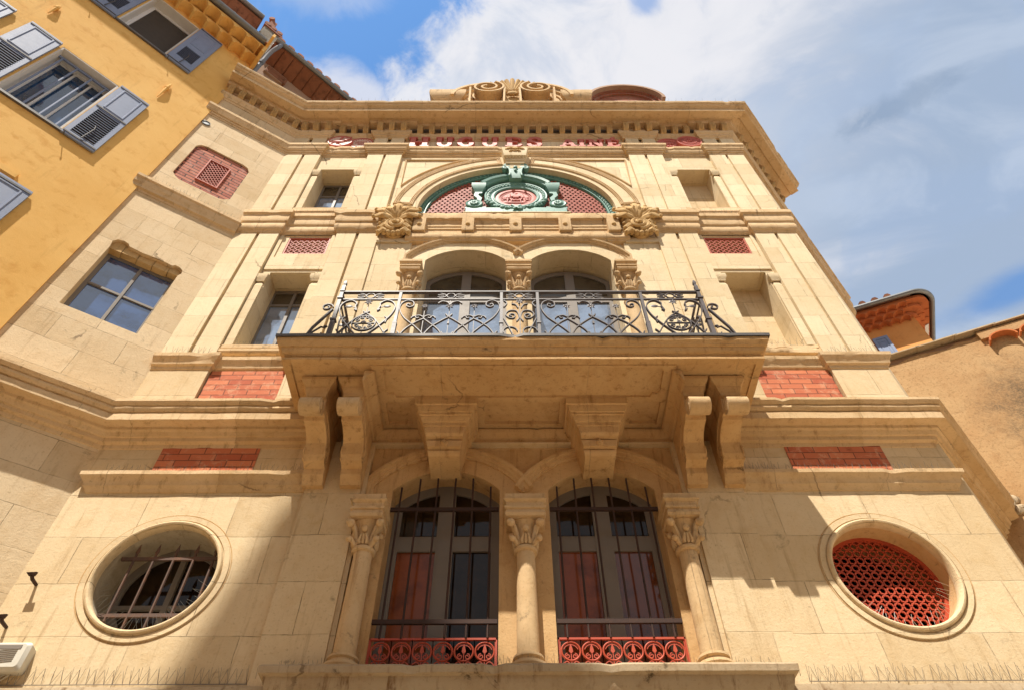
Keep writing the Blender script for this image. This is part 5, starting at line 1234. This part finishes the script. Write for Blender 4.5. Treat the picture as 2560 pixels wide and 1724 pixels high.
for x, z0, z1, lb in ((-.80, 15.16, 15.86, 'pointed yellow painted iron tie anchor beside the wing cornice'), (-2.965, 15.28, 15.74, 'pointed yellow painted iron tie anchor high between the two shuttered windows'), (-2.0, 11.35, 11.6, '')):
    if not lb: continue
    m = MB(FY); m.tube([(x, YY-.02, z0), (x, YY-.045, lerp(z0, z1, .45)), (x, YY-.05, lerp(z0, z1, .7)), (x, YY-.03, z1)], [.010, .030, .036, .012], 7); m.ball(x, YY-.04, lerp(z0, z1, .62), .05, .05, .035, 8, 5)
    tag(m.build('wall_anchor', 'yellow_plaster'), lb, 'wall anchor', 'iron anchors in the yellow wall')

# ------------------------------------------------------------------ brown house behind, tall house, chimney
BH = thing('brown_house', 'brown plastered house with tiled eave behind the left wing', 'house', FY(.5, .2, 0))
m = MB(FY); m.box(.06, 5.2, .12, .5, 0, 20.28); m.build('wall', 'brown_plaster', BH)
m = MB(FY); m.loft([[(x, -.42, 20.36), (x, .14, 20.18), (x, .14, 20.27), (x, -.40, 20.44)] for x in (.04, 5.3)])
for k in range(18):
    xx = .2+k*.29
    m.loft([[(xx+.135*math.cos(a), lerp(.12, -.40, t), lerp(20.16, 20.33, t)-.03*math.sin(a)) for a in [PI*i/6 for i in range(7)]] for t in (0, .42, .44, 1)], closed_ring=False)
m.build('soffit', 'soffit_tile', BH)
m = MB(FY); yg = -.47
m.loft([[(x, yg+.07*math.cos(a), 20.42+.07*math.sin(a)) for a in [PI+PI*i/12 for i in range(13)]]+[(x, yg+.062*math.cos(a), 20.42+.062*math.sin(a)) for a in [2*PI-PI*i/12 for i in range(13)]] for x in (.05, 5.3)])
for x in (.3, 1.3, 2.3): m.loft([[(x+e, yg+.076*math.cos(a), 20.42+.076*math.sin(a)) for a in [PI+PI*i/12 for i in range(13)]] for e in (-.02, .02)], closed_ring=False)
m.build('gutter', 'zinc', BH)
m = MB(FY); m.loft([[(x, -.38, 20.46), (x, 4.5, 21.9), (x, 4.5, 21.7), (x, -.38, 20.38)] for x in (.04, 5.3)])
for k in range(19):
    xx = .15+k*.285
    m.loft([[(xx+(.10)*math.cos(a)*1.0, lerp(-.50, 4.4, t), lerp(20.55, 22.0, t)+.105*math.sin(a)) for a in [PI*i/8 for i in range(9)]] for t in (0, 1)])
m.build('roof', 'roof_tile', BH)
m = MB(FY); m.tube([(.20, -.46, 20.38), (.20, -.45, 20.22), (.17, -.40, 20.12), (.13, -.30, 20.04), (.11, -.20, 19.86), (.10, -.02, 19.45), (.10, .03, 17.2)], .055, 10)
m.build('downpipe', 'zinc_blue', BH)
m = MB(FY); m.tube([(.105, -.10, 19.63), (.102, -.06, 19.54)], .068, 10); m.build('pipe_collar', 'zinc_blue', BH)
m = MB(FY); m.box(.24, .78, .05, .13, 19.60, 20.02); m.build('loft_shutter', 'brown_plaster', BH)
m = MB(FY); m.box(.26, .76, .04, .06, 19.64, 19.79); m.box(.26, .76, .04, .06, 19.82, 19.98); m.box(.76, .82, .0, .12, 19.58, 19.90); m.build('board', 'soffit_tile', BH)
CH = thing('chimney', 'weathered grey chimney with tile cap and white pipe behind the yellow eave', 'chimney', FY(-.35, 1.0, 20.6))
m = MB(FY); m.box(-.62, -.10, .80, 1.35, 20.3, 23.85); m.build('stack', 'chimney_stone', CH)
m = MB(FY); m.box(-.66, -.06, .76, 1.4, 23.85, 23.95)
for k in range(3): m.tube([(-.60+.2*k, .75, 24.05), (-.55+.2*k, 1.4, 24.05)], .10, 8)
m.box(-.6, -.42, .8, 1.3, 24.0, 24.6); m.tube([(-.64, .78, 24.66), (-.40, 1.2, 24.70)], .09, 8); m.build('cap', 'roof_tile', CH)
m = MB(FY); m.tube([(.05, .7, 22.0), (.05, .7, 22.7), (.0, .72, 22.86), (-.1, .76, 22.9)], .075, 10); m.build('flue', 'white_paint', CH)
TH = thing('tall_house', 'taller house with brown tiled eave rising over the yellow roof', 'house', FY(-4, .9, 0))
m = MB(FY); m.box(-8, -.75, .95, 4.0, 0, 22.6); m.build('wall', 'brown_plaster', TH)
m = MB(FY); m.loft([[(x, .48, 23.15), (x, .98, 22.45), (x, .98, 22.6), (x, .5, 23.25)] for x in (-8, -.72)])
for k in range(26):
    xx = -.9-k*.29; m.loft([[(xx+.13*math.cos(a), lerp(.96, .52, t), lerp(22.44, 23.08, t)-.04*math.sin(a)) for a in [PI*i/6 for i in range(7)]] for t in (0, .42, .44, 1)], closed_ring=False)
m.build('soffit', 'soffit_tile', TH)
m = MB(FY); m.loft([[(x, .42+.08*math.cos(a), 23.28+.08*math.sin(a)) for a in [2*PI*i/14 for i in range(14)]] for x in (-8, -.72)]); m.build('gutter', 'zinc', TH)
m = MB(FY); m.loft([[(x, .42, 23.40), (x, 4.0, 24.6), (x, 4.0, 24.4), (x, .46, 23.3)] for x in (-8, -.72)]); m.build('roof', 'roof_tile', TH)

# ------------------------------------------------------------------ ochre house and orange house at the right
OH = thing('ochre_house', 'rough ochre plastered house wall with black stain at the right', 'house', (6.59, 1.8, 0))
m = MB(FC)
n_ = 30; top = [(lerp(-.05, 6.0, i/n_), 10.86+random.uniform(-.05, .05)+.008*i) for i in range(n_+1)]
m.wall([(-.05, 0), (6.0, 0)]+top[::-1], [], .0, .5); m.build('wall', 'ochre_plaster', OH)
m = MB(FC); m.wall([(-.05, 10.4), (6.0, 10.4), (6.0, 11.03), (-.05, 11.0)], [], .05, .45); m.build('wall_core', 'brown_plaster', OH)
m = MB(FC)
for k in range(9):
    x0 = -.06+k*.62; m.loft([[(x, -.10, z+.0), (x, .55, z+.03), (x, .55, z+.06), (x, -.10, z+.028)] for x, z in ((x0, 11.005+.004*k), (x0+.66, 11.02+.004*k))])
m.build('verge_slab', 'sill_stone', OH)
m = MB(FC)
for xc in (1.78, 2.25, 2.72):
    m.loft([[(xc+.22*math.cos(a), y, 10.66+.16*math.sin(a)) for a in [PI*i/10 for i in range(11)]]+[(xc+.195*math.cos(a), y, 10.66+.135*math.sin(a)) for a in [PI-PI*i/10 for i in range(11)]] for y in (-.13, .03)])
m.build('eave_tile', 'orange_tile', OH)
m = MB(FC); m.wall([(1.5, 10.80), (6.0, 10.80), (6.0, 10.98), (1.5, 10.98)], [], -.06, .02); m.build('mortar_band', 'ochre_plaster', OH)
m = MB(FC)
for k in range(16): m.ball(.28+random.uniform(-.10, .13), .0, 7.78+random.uniform(-.22, .18), random.uniform(.05, .1), .05, random.uniform(.05, .1), 7, 5)
m.build('exposed_rubble', 'sill_stone', OH)
m = MB(FC); m.loft([[(-.05, .4, 11.0), (6.0, .4, 11.05), (6.0, 5, 12.6), (-.05, 5, 12.6)], [(-.05, .4, 10.9), (6.0, .4, 10.95), (6.0, 5, 12.4), (-.05, 5, 12.4)]]) if False else None
RH = thing('orange_house', 'orange plastered house with rounded tile eave beyond the ochre wall', 'house', (11.0, 5.0, 0))
m = MB(FO); m.box(-7, 0, 0, 7, 0, 16.80); m.build('wall', 'orange_plaster', RH)
def ring_path(o, r=.35):
    return [FO(-7, -o, 0)[:2]]+[FO(o-r+r*math.sin(R(a)), -o+r-r*math.cos(R(a)), 0)[:2] for a in range(0, 91, 10)]+[FO(o, 7, 0)[:2]]
for row, (o, z) in enumerate(((.16, 16.72), (.32, 16.83), (.48, 16.94))):
    m = MB(); m.sweep([(-.5, z), (0, z+.01), (0, z+.10), (-.5, z+.11)], ring_path(o)); m.build('eave_course', 'orange_tile', RH)
    m = MB(FO)
    for k in range(24):
        xc = -.25-k*.27-(row % 2)*.13; m.loft([[(xc-.135, y, z-.10), (xc-.115, y, z-.10)]+[(xc+.115*math.cos(a), y, z-.10+.085*math.sin(a)) for a in [PI-PI*i/8 for i in range(1, 8)]]+[(xc+.115, y, z-.10), (xc+.135, y, z-.10), (xc+.135, y, z+.01), (xc-.135, y, z+.01)] for y in (-o-.01, -o+.2)])
    m.build('eave_tile', 'orange_tile', RH)
    m = MB(FO)
    for k in range(22):
        yc = .15+k*.29; m.box(o-.17, o-.005, yc-.11, yc+.11, z-.012, z+.03)
    m.build('eave_brick', 'orange_tile', RH)
m = MB(); m.sweep([(-.03, 16.715), (.46, 16.93), (.46, 16.95), (-.03, 16.80)], [FO(.0, .6, 0)[:2], FO(0, 7, 0)[:2]]); m.build('eave_mortar', 'white_plaster', RH)
m = MB(); pth = ring_path(.62, .55); m.tube([(x, y, 17.06) for x, y in pth], .065, 10); m.build('gutter', 'zinc', RH)
m = MB(); m.sweep([(-2, 17.15), (0, 17.09), (.02, 17.13), (-2, 17.85)], ring_path(.58, .5)); m.build('roof', 'roof_tile', RH)
m = MB(FO)
for k in range(20): m.tube([(-.5-k*.33, -.64, 17.13), (-.5-k*.33, .6, 17.55)], .10, 8)
m.build('roof_tiles', 'roof_tile', RH)
m = MB(FO); a, b = -1.28, -.90
m.wall(rect(a, b, 14.3, 16.28), [rect(a+.07, b-.07, 14.4, 16.20)], -.07, -.02); m.box(a+.07, b-.07, -.055, -.03, 14.4, 16.20); m.wall(rect(a+.10, b-.10, 14.5, 16.12), [rect(a+.13, b-.13, 14.55, 16.08)], -.065, -.05); m.build('shutter', 'shutter_blue', RH)

# ------------------------------------------------------------------ tower across the street whose roof shades the left of the ground floor
D0 = 12.0; k = D0
def tw(x, z): return (x+SUN.x/abs(SUN.y)*k, z+SUN.z/abs(SUN.y)*k)
pl = [tw(-3.55, 3.3), tw(1.3, 3.3), tw(-.31, 4.91), tw(-1.55, 6.2), tw(-2.35, 6.75), tw(-2.67, 6.5), tw(-2.95, 5.55)]
TW = thing('tower', 'plastered tower with steep roof across the street', 'tower', (tw(-1, 0)[0], -D0-1, 0))
x0, zb = pl[0]; x1 = pl[1][0]
m = MB(); m.box(x0+.1, x1-.1, -D0-3.5, -D0-.0, 0, zb+.2); m.build('wall', 'tower_plaster', TW)
m = MB(); m.loft([[(x, -D0-.05, z) for x, z in pl], [(x, -D0-3.4, z) for x, z in pl]]); m.build('roof', 'roof_tile', TW)

# ------------------------------------------------------------------ houses across the street, seen in the window panes
for i, (xa, xb, hh, pm, lb) in enumerate(((-22, -9.5, 12.5, 'ochre_plaster', 'plastered house across the street beside the tower'), (-1.6, 9.0, 11.5, 'tower_plaster', 'plastered house across the street facing the balcony'), (9.2, 22, 13.5, 'brown_plaster', 'brown plastered house across the street to the right'))):
    o = thing('street_house', lb, 'house', ((xa+xb)/2, -14, 0), 'houses across the street')
    m = MB(); nx = int((xb-xa)/2.6); holes_ = []
    for j in range(nx):
        for q in range(3):
            cx = lerp(xa, xb, (j+.5)/nx); holes_.append(rect(cx-.5, cx+.5, 1.2+q*3.6, 3.2+q*3.6))
    m.wall(rect(xa, xb, 0, hh), holes_, -13.0, -13.4); m.box(xa, xb, -18, -13.42, 0, hh-.1); m.build('wall', pm, o)
    m = MB()
    for h_ in holes_: m.box(h_[0][0], h_[1][0], -13.32, -13.28, h_[0][1], h_[2][1])
    m.build('window_panes', 'glass_dark', o)
    m = MB(); m.side([(-12.4, hh-.05), (-12.4, hh+.1), (-15.7, hh+1.6), (-18.4, hh+.1), (-18.4, hh-.05)], xa-.3, xb+.3); m.build('roof', 'roof_tile', o)
